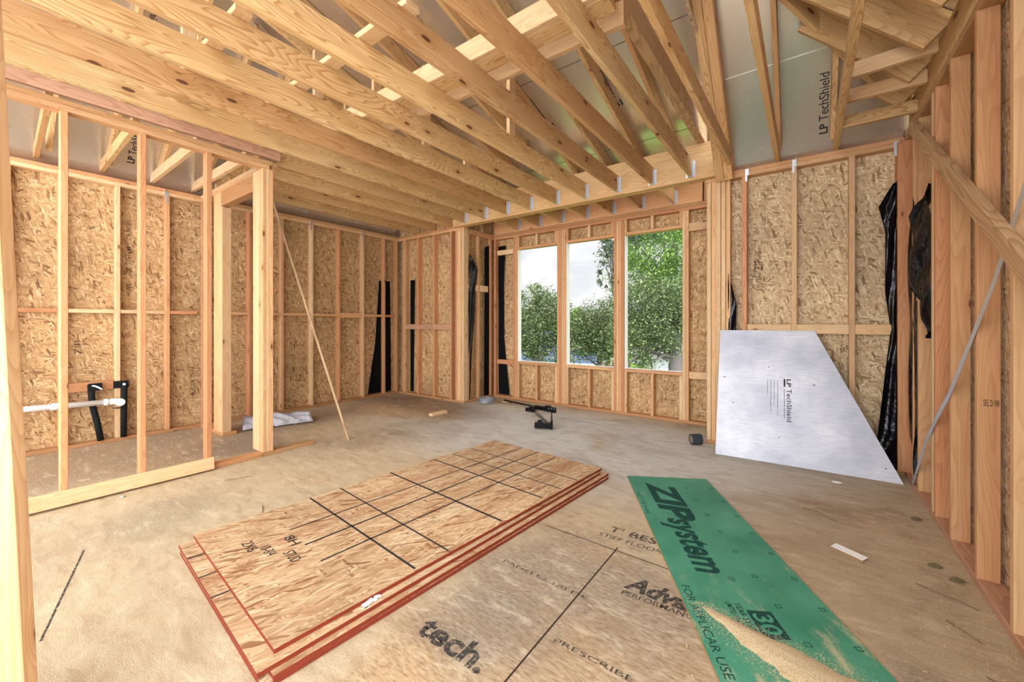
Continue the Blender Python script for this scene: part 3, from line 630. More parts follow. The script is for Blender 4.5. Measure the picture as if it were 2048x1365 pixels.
# joists right of the bay
T('ceiling_joist', 'lone joist resting on the right back wall, between the two doubled ones', 'joist', 'right side joists', -.241, -.203, -1.2, 4.60, 2.777, 2.917, PINE)
T('ceiling_joist', 'joist over the right part carrying the three lookouts', 'joist', 'right side joists', .19, .228, -1.2, 4.60, 2.777, 2.917, PINE)
T('ceiling_joist', 'leaning joist beside the thick stamped beam', 'joist', 'right side joists', (-.60, 4.58, 2.85), (-.66, -1.2, 2.86), .038, .14, PINE)
T('stained_beam', 'thick grey stained beam resting on the header end', 'beam', None, (-.875, 4.58, 3.20), (-.92, -1.2, 3.20), .075, .18, GREYB)
for i, (y, z) in enumerate(((3.53, 2.966), (3.80, 2.90), (4.08, 2.825))):
    T('lookout', ('upper pale lookout under the right roof corner', 'middle lookout under the right roof corner', 'lowest lookout just above the right wall plate')[i], 'lookout', 'lookouts', (.229, y, z-.02*(i == 0)), (XR+.0, y, z), .038, .10 if i == 0 else .09, PALE if i < 2 else PINE)
# strongback and blocks on the joists
T('strongback', 'bright board on edge running across the joist tops', 'board', 'strongback boards', -3.6, -.84, 1.94, 1.978, 2.959, 3.10, PALE)
T('strongback', 'flat board beside the bright strongback across the joists', 'board', 'strongback boards', -3.6, -.84, 1.98, 2.11, 2.959, 2.995, PINE)
T('strongback', 'second board on edge behind the strongback', 'board', 'strongback boards', -3.6, -.84, 2.215, 2.253, 2.959, 3.10, PALE)
T('joist_tie', 'light strip of wood across the joists nearer the camera', 'board', 'joist ties', -3.9, -1.72, 1.385, 1.48, 2.959, 2.995, PALE)
T('joist_tie', 'short light strip of wood across the far left joists', 'board', 'joist ties', -4.1, -2.50, .86, .95, 2.959, 2.995, PALE)
for i, (x, y, zt) in enumerate(((-2.178, 2.90, 3.60), (-3.379, 2.32, 3.78), (-3.777, 1.95, 3.85), (-3.777, .95, 4.05), (-3.379, 3.6, 3.5), (-4.168, 2.5, 3.75), (-2.983, 2.6, 3.8))):
    T('roof_post', 'upright roof post on a ceiling joist, %s counting back from the windows' % ['second', 'fifth', 'sixth', 'seventh', 'first', 'fourth', 'third'][i], 'post', 'roof posts', x-.019, x+.019, y, y+.089, 2.958, min(zt, zS(y)-.15, zL(x)-.15), PALE)
# ------------------------------------------------------------------ rafters
D = .14
def raft(label, group, a, b_, nrm, d=D, mt=PINE, w=.038):
    n_ = Vector(nrm).normalized(); a = Vector(a)+n_*(d/2+.004); b_ = Vector(b_)+n_*(d/2+.004)
    return T('rafter', label, 'rafter', group, a, b_, w, d, mt, up=n_)
for i in range(14):
    y = -.75+.4*i
    x1 = xLS(min(y, 5.4))-.02
    raft('rafter rising from the left wall, %s counted from the camera end' % (ORD[i] if i < 12 else ('thirteenth', 'fourteenth')[i-12]), 'left roof rafters', (-5.74, y, zL(-5.74)), (x1, y, zL(x1)), nL)
for i in range(9):
    x = -1.18-.4*i
    ya = 5.42; yb = -1.4 if x > -3.2 else 5.4-((x+5.9)*.8-.27)/.28
    yb = max(-1.4, yb+.1)
    raft('low pitched rafter over the window bay, %s from the right' % ORD[i], 'bay roof rafters', (x, ya, zS(ya)), (x, yb, zS(yb)), nS)
for i, x in enumerate((-.60, -.20, .18)):
    y1 = 3.70+x
    raft(('rafter left of the open foil on the right back roof', 'rafter in the middle of the right back roof', 'rafter beside the printed foil at the right')[i], 'right back rafters', (x, 4.47, zB(4.47)), (x, y1, zB(y1)), nB)
for i in range(2):
    raft(('left ply of the heavy doubled rafter over the bay post', 'right ply of the heavy doubled rafter over the bay post')[i], 'doubled rafter plies', (-.70+.077*i, 4.60, zB(4.60)), (-.70+.077*i, 3.06, zB(3.06)), nB, .16, w=.075)
nH = Vector((-1, -1, -2)).normalized()
raft('hip rafter climbing from the right back corner', None, (.68, 4.36, 3.03), (-.70, 2.98, 4.41), nH, .19)
nR = Vector((-1, 0, -1)).normalized()
for i in range(11):
    y = 4.15-.4*i
    xe = max(-.70, y-3.66)
    raft('deep rafter rising from the right wall, %s from the back corner' % ORD[i], 'right roof rafters', (.70, y, zR(.70)), (xe, y, zR(xe)), nR, .20, LVL)
T('roof_brace', 'short brace board leaning down to the right wall plate', 'brace', None, (.62, 3.46, 3.02), (-.05, 2.79, 4.2), .038, .12, PALE, up=(1, -1, 0))

# wooden fronts of the eaves past the walls
tag(box('trim_1', -6.1, XBL, 5.0, 5.02, 2.7, 3.4, OSBW, bev=0), 'closed eave end past the short wall', kind='structure')

# small hurricane ties on the plates
for i, (p, lab) in enumerate((((-.47, YF-.004, 2.715), 'metal tie left on the plate right of the bay'), ((-.09, YF-.004, 2.715), 'metal tie in the middle on the plate right of the bay'), ((.60, YF-.004, 2.70), 'metal tie at the right corner of the plate'))):
    bm = bmesh.new()
    bmbox(bm, (p[0], p[1], p[2]+.02), (.035, .003, .06)); bmbox(bm, (p[0]-.008, p[1]-.001, p[2]-.035), (.018, .003, .07))
    bmbox(bm, (p[0]+.012, p[1]-.012, p[2]+.03), (.003, .025, .06))
    tag(bmobj('metal_tie', bm, GALV), lab, 'tie', 'metal ties')
for i, (y, lab) in enumerate(((1.36, 'metal tie on the left wall plate over the fourth stud'), (3.01, 'metal tie on the left wall plate past the doorway'), (3.86, 'metal tie on the left wall plate near the far corner'))):
    bm = bmesh.new(); bmbox(bm, (XL+.003, y-.02, 2.72), (.003, .035, .06)); bmbox(bm, (XL+.004, y-.02, 2.66), (.003, .018, .09)); bmbox(bm, (XL+.014, y-.035, 2.735), (.024, .003, .05))
    tag(bmobj('metal_tie', bm, GALV), lab, 'tie', 'metal ties')

# ------------------------------------------------------------------ black felt and plastic
def sheet(name, rows, mt, label, cat, normal, amp=.012, seed=1):
    """crumpled hanging film: rows of (left, right) points from top to bottom"""
    rnd = random.Random(seed); bm = bmesh.new(); n_ = Vector(normal).normalized(); G = []
    R = []
    for a, b_ in zip(rows, rows[1:]):
        for k in range(5):
            f = k/5; R.append((Vector(a[0]).lerp(Vector(b_[0]), f), Vector(a[1]).lerp(Vector(b_[1]), f)))
    R.append((Vector(rows[-1][0]), Vector(rows[-1][1])))
    for i, (l, r) in enumerate(R):
        G.append([bm.verts.new(l.lerp(r, k/6)+n_*(rnd.random()*amp*.25+amp*math.sin(i*.55+k*1.1)+amp*.6*math.sin(i*.23-k*.8))) for k in range(7)])
    for a, b_ in zip(G, G[1:]):
        for k in range(6): bm.faces.new((a[k], a[k+1], b_[k+1], b_[k])).smooth = True
    bmesh.ops.solidify(bm, geom=bm.faces[:], thickness=.0015)
    return tag(bmobj(name, bm, mt), label, cat)
G1 = 'black moisture barrier strips'
xf = -5.93
sheet('felt_strip', [((xf, 4.20, 1.98), (xf, 4.42, 1.98)), ((xf, 4.12, .9), (xf, 4.44, .9)), ((xf, 3.98, .05), (xf, 4.45, .05))], FELT, 'black felt strip left of the corner stud', 'felt', (1, 0, 0), .002, 2)
sheet('felt_strip', [((-5.62, YFs-.016, 2.0), (-5.50, YFs-.016, 2.0)), ((-5.62, YFs-.016, .05), (-5.54, YFs-.016, .05))], FELT, 'black felt strip right of the corner stud', 'felt', (0, -1, 0), .002, 3)
sheet('plastic_sheet', [((XBL-.01, 4.65, 2.36), (XBL-.01, 4.66, 2.36)), ((XBL, 4.65, 2.15), (XBL+.02, 4.84, 2.10)), ((XBL, 4.65, 1.6), (XBL+.01, 4.80, 1.6)), ((XBL, 4.65, .9), (XBL, 4.74, .9)), ((XBL-.01, 4.65, .05), (XBL-.01, 4.70, .05))], BLACKP, 'crumpled black plastic beside the left bay post', 'plastic', (1, 0, 0), .012, 4)
sheet('felt_strip', [((XBL-.03, 5.08, 2.5), (XBL-.03, 5.19, 2.55)), ((XBL-.03, 5.06, .05), (XBL-.03, 5.19, .05))], FELT, 'black felt strip on the bay side wall', 'felt', (1, 0, 0), .004, 5)
sheet('felt_strip', [((-4.22, YBs-.02, 2.55), (-4.06, YBs-.03, 2.55)), ((-4.22, YBs-.02, 1.9), (-4.10, YBs-.03, 1.9)), ((-4.22, YBs-.02, 1.0), (-4.10, YBs-.03, 1.0)), ((-4.20, YBs-.03, .05), (-3.98, YBs-.03, .05))], FELT, 'black felt strip on the window wall corner', 'felt', (0, -1, 0), .006, 6)
sheet('plastic_sheet', [((-.638, YF-.0, 1.75), (-.63, YF, 1.75)), ((-.638, YF, 1.5), (-.565, YF+.01, 1.45)), ((-.638, YF, 1.2), (-.57, YF+.01, 1.2)), ((-.64, YF, .3), (-.57, YF+.01, .3))], BLACKP, 'black plastic edge right of the bay post', 'plastic', (0, -1, 0), .01, 7)
sheet('plastic_sheet', [((.575, YF-.01, 2.40), (.60, YF-.01, 2.42)), ((.49, YF-.01, 2.22), (.60, YF-.01, 2.22)), ((.53, YF-.01, 2.0), (.60, YF-.01, 2.0)), ((.53, YF-.01, 1.5), (.60, YF-.01, 1.5)), ((.56, YF-.01, 1.2), (.60, YF-.01, 1.2)), ((.53, YF-.02, .85), (.60, YF-.02, .85)), ((.48, YF-.03, .3), (.62, YF-.03, .3)), ((.45, YF-.03, .04), (.62, YF-.03, .04))], BLACKP, 'tall black plastic hanging in the right corner', 'plastic', (-.2, -1, 0), .014, 8)
sheet('plastic_sheet', [((.655, 4.29, 2.15), (.66, 4.24, 2.2)), ((.655, 4.40, 1.6), (.655, 4.12, 1.6)), ((.655, 4.42, 1.0), (.655, 4.11, 1.0)), ((.655, 4.36, .4), (.655, 4.11, .4)), ((.655, 4.2, .12), (.655, 4.12, .12))], BLACKP, 'black plastic between right wall studs near the strap', 'plastic', (-1, 0, 0), .01, 9)
sheet('plastic_sheet', [((.66, 3.80, 2.12), (.66, 3.70, 2.16)), ((.60, 3.93, 2.0), (.65, 3.70, 2.0)), ((.60, 3.98, 1.75), (.65, 3.70, 1.75)), ((.60, 3.93, 1.5), (.65, 3.70, 1.5)), ((.64, 3.80, 1.3), (.655, 3.70, 1.25)), ((.655, 3.74, 1.15), (.655, 3.70, 1.15))], BLACKP, 'shiny bulging black plastic between right wall studs', 'plastic', (-1, 0, 0), .02, 10)

# ------------------------------------------------------------------ stamps on the wall panels
U, V_ = (0, 0, 1), (-1, 0, 0)
wr = bpy.data.objects['wall_back_right']; wl = bpy.data.objects['wall_left']; ww = bpy.data.objects['wall_window']
yy = YFs-.003
text('printed_mark', 'ZIP', (-.345, yy, 1.765), U, V_, .115, .075, INKB, wr, bold=.03)
text('printed_mark', 'system', (-.345, yy, 1.885), U, V_, .13, .05, INKB, wr)
bm = bmesh.new()
for k in range(40):
    a0, a1 = k*math.pi/20, (k+1)*math.pi/20
    for r0, r1 in ((1., .93),):
        q = [bm.verts.new((-.385+math.sin(a)*r*.055, yy, 1.66+math.cos(a)*r*.085)) for a, r in ((a0, r0), (a1, r0), (a1, r1), (a0, r1))]
        bm.faces.new(q)
bmobj('printed_mark', bm, INKB, wr)
text('printed_mark', 'HUBER', (-.365, yy, 1.60), U, V_, .12, .04, INKB, wr, bold=.01)
for k in range(7):
    text('printed_mark', 'OSB SHEATHING EXPOSURE 1 RATED', (-.30-.022*(k % 3)-.0*k, yy, 2.02+.19*(k//3)), U, V_, .17, .014, INKB, wr)
text('printed_mark', 'USA', (-.385, yy, 2.13), U, V_, .07, .04, INKB, wr)
text('printed_mark', 'TECO', (.295, yy, .985), U, V_, .10, .05, INKB, wr, bold=.02)
for k in range(3): text('printed_mark', 'SHEATHING SPAN 24/16 EXPOSURE 1', (.30-.025*k, yy, .62), U, V_, .34, .016, INKB, wr)
UL, VL = (0, 0, 1), (0, -1, 0)
for y, z, s, ln, ht in ((.56+.10, .93, 'ZIP', .14, .05), (1.03, 1.55, 'HUBER', .13, .04), (1.03, 1.78, 'ZIP SYSTEM', .30, .045), (1.03, 2.15, 'OSB RATED', .22, .04), (1.60, .35, 'HUBER ZIP', .34, .045), (2.50, .42, 'HUBER', .20, .05), (2.50, .70, 'SHEATHING', .30, .04), (2.50, 1.08, 'ZIP', .10, .05)):
    text('printed_mark', s, (XLs+.003, y+.03, z), UL, VL, ln, ht, INKB, wl, bold=.01)
text('printed_mark', 'ZIP', (-5.19, YFs-.003, .72), U, V_, .13, .045, INKB, bpy.data.objects['wall_back_left'])
text('printed_mark', 'ZIP SYSTEM', (XBLs+.023, 4.87, 1.95), UL, VL, .45, .03, INK, bpy.data.objects['wall_bay_left'])

# ------------------------------------------------------------------ stack of strand board sheets
def osbsheet(label, cs, z, lines=None, name='osb_sheet'):
    C = [Vector((c[0], c[1], 0)) for c in cs]; th = .017
    bm = bmesh.new(); uv = bm.loops.layers.uv.new('UVMap')
    A = [bm.verts.new((c.x, c.y, z)) for c in C]; B = [bm.verts.new((c.x, c.y, z-th)) for c in C]
    ux = (C[3]-C[0]).normalized(); vx = Vector((-ux.y, ux.x, 0))
    bm.faces.new(A); bm.faces.new(B[::-1])
    for i in range(4):
        j = (i+1) % 4; f = bm.faces.new((A[j], A[i], B[i], B[j])); f.material_index = 1
    for f in bm.faces:
        for l in f.loops: l[uv].uv = (l.vert.co.dot(ux)*.8+z*40, l.vert.co.dot(vx)+z*10)
    o = bmobj(name, bm, [OSBS, MUZ]); tag(o, label, 'board', 'stacked strand board sheets')
    for k, (a, b_, w_) in enumerate(lines or ()):
        member('marker_line', (*a, z+.0005), (*b_, z+.0005), w_, .001, CHALK, parent=o, bev=0)
    return o
def par(c0, c1, c3): return [c0, c1, (c1[0]+c3[0]-c0[0], c1[1]+c3[1]-c0[1]), c3]
topl = [((-2.684, 1.362), (-1.508, 1.268), .011), ((-2.674, 1.571), (-1.487, 1.47), .009), ((-2.63, 1.967), (-1.458, 1.878), .014), ((-2.575, 2.378), (-1.437, 2.289), .012), ((-2.562, 2.582), (-1.40, 2.49), .008), ((-2.53, 2.795), (-1.38, 2.70), .008),
        ((-2.362, 1.085), (-2.158, 3.093), .010), ((-2.139, 1.059), (-1.969, 3.069), .012), ((-1.932, 1.035), (-1.769, 3.049), .010)]
s5 = osbsheet('topmost strand board sheet with a grid of black lines', [(-2.738, .743), (-1.544, .654), (-1.336, 3.039), (-2.53, 3.13)], .074, topl)
s4 = osbsheet('second strand board sheet from the top, jutting out at the near end', [(-2.725, .674), (-1.505, .583), (-1.326, 2.990), (-2.54, 3.08)], .056, [((-2.52, .66), (-2.50, .80), .012), ((-2.29, .64), (-2.27, .80), .008), ((-2.08, .625), (-2.06, .80), .008), ((-1.64, 1.0), (-1.485, .99), .014)])
osbsheet('third strand board sheet from the top of the stack', [(-2.70, .71), (-1.473, .622), (-1.285, 3.06), (-2.52, 3.15)], .038)
osbsheet('lowest strand board sheet of the stack', [(-2.72, .679), (-1.478, .590), (-1.275, 3.03), (-2.50, 3.12)], .019)
for s, x, y in (('2X6', -2.42, .86), ('10-3/4', -2.30, .90), ('8H', -2.30, 1.02), ('STUD', -2.15, .95)):
    text('marker_writing', s, (x, y, .0755), (.6, -.05, 0), (.05, .6, 0), .12, .05, CHALK, s5)
bm = bmesh.new()
for k in range(7): bmbox(bm, (-1.50+.004*math.sin(k*2), .99+.012*k, .060+.003*(k % 2)), (.022, .013, .004), Matrix.Identity(4))
tag(bmobj('plastic_scrap', bm, PVC), 'shiny scrap of clear wrap on the edge of the sheet stack', 'scrap')

# ------------------------------------------------------------------ green panel
gu = Vector((.496, -.868, 0)); gv = Vector((.868, .496, 0)); gO = Vector((-1.171, 3.165, 0))
def gp(a, b_, z=.0122): return gO+gu*a+gv*b_+Vector((0, 0, z))
def greenpanel():
    bm = bmesh.new(); uv = bm.loops.layers.uv.new('UVMap')
    q = [(0, 0), (2.44, 0), (2.44, .61), (0, .61)]
    A = [bm.verts.new(gp(*p, .012)) for p in q]; B = [bm.verts.new(gp(*p, .0005)) for p in q]
    bm.faces.new(A); bm.faces.new(B[::-1])
    for i in range(4):
        j = (i+1) % 4; bm.faces.new((A[j], A[i], B[i], B[j])).material_index = 1
    for f in bm.faces:
        for l in f.loops:
            d = l.vert.co-gO; l[uv].uv = (d.dot(gu), d.dot(gv))
    return bmobj('green_panel', bm, [GREEN, OSBE])
gpan = tag(greenpanel(), 'long green coated wall panel lying flat on the floor', 'board')
text('printed_mark', 'ZIP', gp(.12, .115), gu, gv, .60, .20, INKG, gpan, shear=.18, bold=.045)
text('printed_mark', 'system', gp(.69, .075), gu, gv, .56, .205, INKG, gpan, shear=.18, bold=.03)
text('printed_mark', '®', gp(1.27, .26), gu, gv, .035, .035, INKG, gpan)
member('printed_mark', gp(1.50, .30), gp(1.655, .30), .10, .0008, INKG, parent=gpan, bev=0)
text('printed_mark', '30', gp(1.52, .262, .0132), gu, gv, .115, .076, GREEN, gpan, bold=.02)
text('printed_mark', 'YEAR SYSTEM', gp(1.455, .215), gu, gv, .21, .026, INKG, gpan, bold=.02)
text('printed_mark', 'LIMITED WARRANTY', gp(1.455, .180), gu, gv, .21, .024, INKG, gpan, bold=.02)
text('printed_mark', 'FOR APPLICAR USE EL', gp(1.36, .022), gu, gv, .58, .036, INKG, gpan)
text('printed_mark', 'OLLI TYPE WARE', gp(.30, .015), gu, gv, .35, .03, INKG, gpan)
for k in range(11):
    for rr in (.40, .58):
        p = gp(.2+.21*k, rr)
        for a, b_ in (((-.01, -.01), (.01, -.01)), ((.01, -.01), (.01, .01)), ((.01, .01), (-.01, .01)), ((-.01, .01), (-.01, -.01))):
            member('nail_mark', p+gu*a[0]+gv*a[1], p+gu*b_[0]+gv*b_[1], .003, .0006, INKG, parent=gpan, bev=0)
# sawdust heap on the panel
def heap():
    rnd = random.Random(5); bm = bmesh.new(); G = []
    na, nb = 70, 26
    for i in range(na+1):
        row = []
        for k in range(nb+1):
            f = i/na; c0 = .063+min(.42, .8*f); w_ = .012+min(.115, .36*f)
            s = (k/nb-.5)*2
            edge = max(0, 1-s*s)
            x = 1.48+.95*f; y = c0+s*w_*(1+.10*math.sin(i*.5)+.05*math.sin(i*1.3))
            hgt = .012*edge*min(1, f*6)*min(1, (1-f)*6+.2)+(rnd.random()-.5)*.002
            y = min(.60, y)
            row.append(bm.verts.new(gp(x, y, .0105+hgt)))
        G.append(row)
    for a, b_ in zip(G, G[1:]):
        for k in range(nb): bm.faces.new((a[k], a[k+1], b_[k+1], b_[k])).smooth = True
    return bmobj('sawdust_heap', bm, DUST)
tag(heap(), 'pale sawdust spilled over the near end of the green panel', 'sawdust', kind='stuff')
def grains():
    rnd = random.Random(9); bm = bmesh.new()
    for _ in range(9000):
        f = rnd.random(); a = 1.47+.95*f; c0 = .063+min(.42, .8*f); b_ = c0+rnd.choice((-1, 1))*(.012+min(.115, .36*f))+rnd.gauss(0, .028+.03*(rnd.random() < .3))
        if not .005 < b_ < .60: continue
        p = gp(a, b_, .0127); s = rnd.uniform(.001, .0024); an = rnd.random()*6.28
        d1 = Vector((math.cos(an), math.sin(an), 0))*s; d2 = Vector((-math.sin(an), math.cos(an), 0))*s*.5
        vs_ = [bm.verts.new(p+d1), bm.verts.new(p+d2), bm.verts.new(p-d1), bm.verts.new(p+Vector((0, 0, s*.6)))]
        bm.faces.new((vs_[0], vs_[1], vs_[3])); bm.faces.new((vs_[1], vs_[2], vs_[3])); bm.faces.new((vs_[0], vs_[3], vs_[2]))
    return bmobj('sawdust_grains', bm, DUST)
tag(grains(), 'loose sawdust grains scattered round the heap on the green panel', 'sawdust', kind='stuff')
def chips():
    rnd = random.Random(12); bm = bmesh.new()
    for _ in range(2600):
        if rnd.random() < .45: x, y = rnd.uniform(-5.8, -4.25), rnd.uniform(.1, 1.6)
        elif rnd.random() < .4: x, y = .64-abs(rnd.gauss(0, .12)), rnd.uniform(2., 4.3)
        else: x, y = rnd.uniform(-5.6, .6), rnd.uniform(.5, 4.9)
        if -2.8 < x < -1.25 and .5 < y < 3.2: continue
        s = rnd.uniform(.003, .010); an = rnd.random()*6.28
        d1 = Vector((math.cos(an), math.sin(an), rnd.uniform(-.1, .1)))*s; d2 = Vector((-math.sin(an), math.cos(an), .1))*s*.25
        p = Vector((x, y, .0025))
        q = [bm.verts.new(p+d1+d2), bm.verts.new(p-d1+d2), bm.verts.new(p-d1-d2), bm.verts.new(p+d1-d2)]
        bm.faces.new(q)
    return bmobj('wood_chips', bm, mat('chip_wood', .9, S(214, 186, 142))[0])
tag(chips(), 'tiny wood chips scattered over the subfloor', 'wood chips', kind='stuff')

# ------------------------------------------------------------------ foil board leaning on the right back wall
def foilboard():
    pts = [(-.70, 4.225, .002), (.605, 4.275, .002), (.06, 4.535, 1.178), (-.70, 4.50, 1.178)]
    o = poly('foil_board', pts, [BOARDF], thick=.011, uvx=(1, 0, 0))
    return o
fb = tag(foilboard(), 'silver foil faced board with a cut corner leaning on the wall', 'board')
P0 = Vector((-.70, 4.225, .002)); e1 = (Vector((.605, 4.275, .002))-P0).normalized(); e2r = Vector((-.70, 4.50, 1.178))-P0
nf_ = e1.cross(e2r).normalized(); e2 = nf_.cross(e1).normalized()
if nf_.y > 0: nf_ = -nf_
def fp(a, b_): return P0+e1*a+e2*b_+nf_*.002
text('printed_mark', 'LP', fp(.562, .755), -e2, e1, .07, .032, INK, fb, bold=.02)
text('printed_mark', 'TechShield', fp(.562, .665), -e2, e1, .29, .036, INK, fb)
member('printed_mark', fp(.545, .755), fp(.545, .685), .0008, .012, INK, up=e1, parent=fb, bev=0)
text('printed_mark', 'RADIANT BARRIER SHEATHING', fp(.540, .66), -e2, e1, .26, .008, INK, fb)
for k in range(4): text('printed_mark', 'RATED SHEATHING EXPOSURE 1 24/16', fp(.49-.026*k, .74), -e2, e1, (.32, .22, .3, .14)[k], .006, INK, fb)
for a, b_, s in ((.05, .74, .02), (.75, .72, .02), (.13, .5, .014), (.5, .23, .01), (.42, .86, .007), (1.2, .1, .01)):
    member('dent_mark', fp(a, b_), fp(a+s, b_-.002), .0006, .006, INKF, up=e2, parent=fb, bev=0)

# ------------------------------------------------------------------ small things on the floor
T('leaning_batten', 'thin round strip of wood leaning against the top plate', 'batten', None, (-3.947, 2.415, .0), (-4.42, 1.80, 2.69), .018, .022, GREYB)
T('wood_offcut', 'small block of wood lying alone on the far floor', 'offcut', None, (-4.05, 3.67, .02), (-4.03, 3.93, .02), .075, .038, PALE)
# white cloth
def cloth():
    rnd = random.Random(3); bm = bmesh.new(); nx, ny = 36, 18; G = []
    for i in range(nx+1):
        row = []
        for k in range(ny+1):
            f = i/nx; s = k/ny
            a = Vector((-5.20, 1.86, 0)).lerp(Vector((-4.97, 2.56, 0)), f); b_ = Vector((-5.55, 1.98, 0)).lerp(Vector((-5.25, 2.66, 0)), f)
            p = a.lerp(b_, s); z = .01+.05*abs(math.sin(f*7+s*2.2))*(.3+s)+.03*math.sin(s*9+f*13)**2+.10*s*(1-s)*2*(1+.4*math.sin(f*5))
            if k in (0, ny) or i in (0, nx): z = min(z, .02)
            p += Vector((math.sin(k*1.7+i)*.006, math.cos(i*2.1)*.008, 0)); p.z = z+rnd.random()*.006
            row.append(bm.verts.new(p))
        G.append(row)
    for a, b_ in zip(G, G[1:]):
        for k in range(ny): bm.faces.new((a[k], a[k+1], b_[k+1], b_[k])).smooth = True
    bmesh.ops.solidify(bm, geom=bm.faces[:], thickness=.002)
    return bmobj('white_wrap', bm, WHITEC)
tag(cloth(), 'crumpled white building wrap on the floor behind the doorway post', 'wrap')
# tape roll
def roll():
    r = empty('tape_roll', (-.93, 4.43, .055)); tag(r, 'dark grey roll of tape lying on its side by the bay post', 'tape roll')
    ax = Vector((.75, .55, 0)).normalized(); c = Vector((-.955, 4.40, .056)); seg = 40
    up = Vector((0, 0, 1)); sd = ax.cross(up)
    def ring(bm, ro, ri, a0, a1):
        R = []
        for k in range(seg):
            t_ = k*2*math.pi/seg; d = sd*math.cos(t_)+up*math.sin(t_)
            R.append([bm.verts.new(c+d*ro+ax*a0), bm.verts.new(c+d*ro+ax*a1), bm.verts.new(c+d*ri+ax*a1), bm.verts.new(c+d*ri+ax*a0)])
        for k in range(seg):
            a, b_ = R[k], R[(k+1) % seg]
            for q in range(4): bm.faces.new((a[q], b_[q], b_[(q+1) % 4], a[(q+1) % 4]))
    bm = bmesh.new(); ring(bm, .054, .040, 0, .10); bmobj('tape_layers', bm, TAPE, r)
    bm = bmesh.new(); ring(bm, .0405, .030, .002, .098); bmobj('cardboard_core', bm, CORE, r)
roll()
# coil of grey tube
bm = bmesh.new(); pts = []
for k in range(150):
    a = k*.17*1.0; rr = .125+.012*math.sin(k*.31); pts.append((-4.01+rr*math.cos(a), 4.78+rr*.95*math.sin(a), .012+.0005*k+.004*math.sin(k*.7)))
tube(bm, pts, .008, 8)
tag(bmobj('tube_coil', bm, COILM), 'coil of thin grey tubing on the floor by the bay corner', 'coil')
bm = bmesh.new(); pts = []
for k in range(60):
    f = k/59; pts.append((-3.95+.42*f+.03*math.sin(k*.9), 5.0+.05*math.cos(k*1.1)+.05*math.sin(f*9), .012+.012*abs(math.sin(k*.8))))
tube(bm, pts, .006, 6)
tag(bmobj('cable_tangle', bm, CARD), 'small tangle of brown cord under the left window', 'cord')
# bracket arm 1 (long bar with a hinge block)
def bracket1():
    r = empty('bar_bracket', (-3.3, 4.9, 0)); tag(r, 'long black metal bar with a hinge block lying under the windows', 'bracket')
    A = Vector((-3.85, 5.02, .03)); B = Vector((-3.17, 4.86, .04))
    bm = bmesh.new(); d = (B-A).normalized(); s = d.cross(Vector((0, 0, 1)))
    tube(bm, [A+s*.012, B+s*.012], .009, 6); tube(bm, [A-s*.012, B-s*.012], .009, 6); bmobj('twin_bar', bm, METAL, r)
    bm = bmesh.new()
    M = Matrix.Translation((-3.07, 4.86, .035)) @ Matrix.Rotation(-.05, 4, 'Z')
    bmbox(bm, (0, 0, 0), (.20, .05, .05), M); bmbox(bm, (.13, .0, .01), (.075, .06, .075), M); bmbox(bm, (-.11, 0, .0), (.03, .03, .03), M)
    bmesh.ops.bevel(bm, geom=bm.edges[:], offset=.004, segments=1, affect='EDGES'); bmobj('hinge_block', bm, METAL, r)
    bm = bmesh.new(); bmbox(bm, (-.105, 0, .02), (.022, .034, .008), M); bmobj('bolt', bm, GALV, r)
bracket1()
def bracket2():
    r = empty('folding_bracket', (-2.5, 4.2, 0)); tag(r, 'black folding metal bracket with plates in the middle of the floor', 'bracket')
    foot = Vector((-3.12, 4.68, .03)); mid = Vector((-2.48, 4.08, .07)); top = Vector((-2.62, 4.42, .14))
    bm = bmesh.new(); bmbox(bm, foot, (.15, .05, .045)); bmbox(bm, foot+Vector((.02, .01, .03)), (.09, .04, .03))
    bmesh.ops.bevel(bm, geom=bm.edges[:], offset=.006, segments=1, affect='EDGES'); bmobj('foot_block', bm, METAL, r)
    bm = bmesh.new(); tube(bm, [foot+Vector((.03, 0, .03)), mid], .006, 6); tube(bm, [foot+Vector((.03, -.03, .02)), mid+Vector((-.02, -.02, 0))], .006, 6); bmobj('thin_arms', bm, METAL, r)
    bm = bmesh.new(); tube(bm, [mid+Vector((.04, .03, .02)), top+Vector((0, 0, -.02))], .008, 6); bmobj('upright_arm', bm, METAL, r)
    bm = bmesh.new(); bmbox(bm, top, (.13, .012, .07)); bmesh.ops.bevel(bm, geom=bm.edges[:], offset=.004, segments=1, affect='EDGES'); bmobj('end_plate', bm, METAL, r)
    bm = bmesh.new()
    for i in range(3): bmesh.ops.create_cone(bm, cap_ends=True, segments=8, radius1=.006, radius2=.006, depth=.003, matrix=Matrix.Translation(top+Vector((-.04+.04*i, -.0075, .015))) @ Matrix.Rotation(math.pi/2, 4, 'X'))
    bmobj('plate_holes', bm, GALV, r)
    bm = bmesh.new(); M = Matrix.Translation(mid+Vector((-.02, -.06, -.025))) @ Matrix.Rotation(.5, 4, 'Z')
    bmbox(bm, (0, 0, 0), (.20, .08, .06), M); bmbox(bm, (.10, .0, .015), (.025, .11, .10), M); bmbox(bm, (-.04, .02, .04), (.05, .03, .03), M)
    bmesh.ops.bevel(bm, geom=bm.edges[:], offset=.005, segments=1, affect='EDGES'); bmobj('pivot_housing', bm, METAL, r)
bracket2()
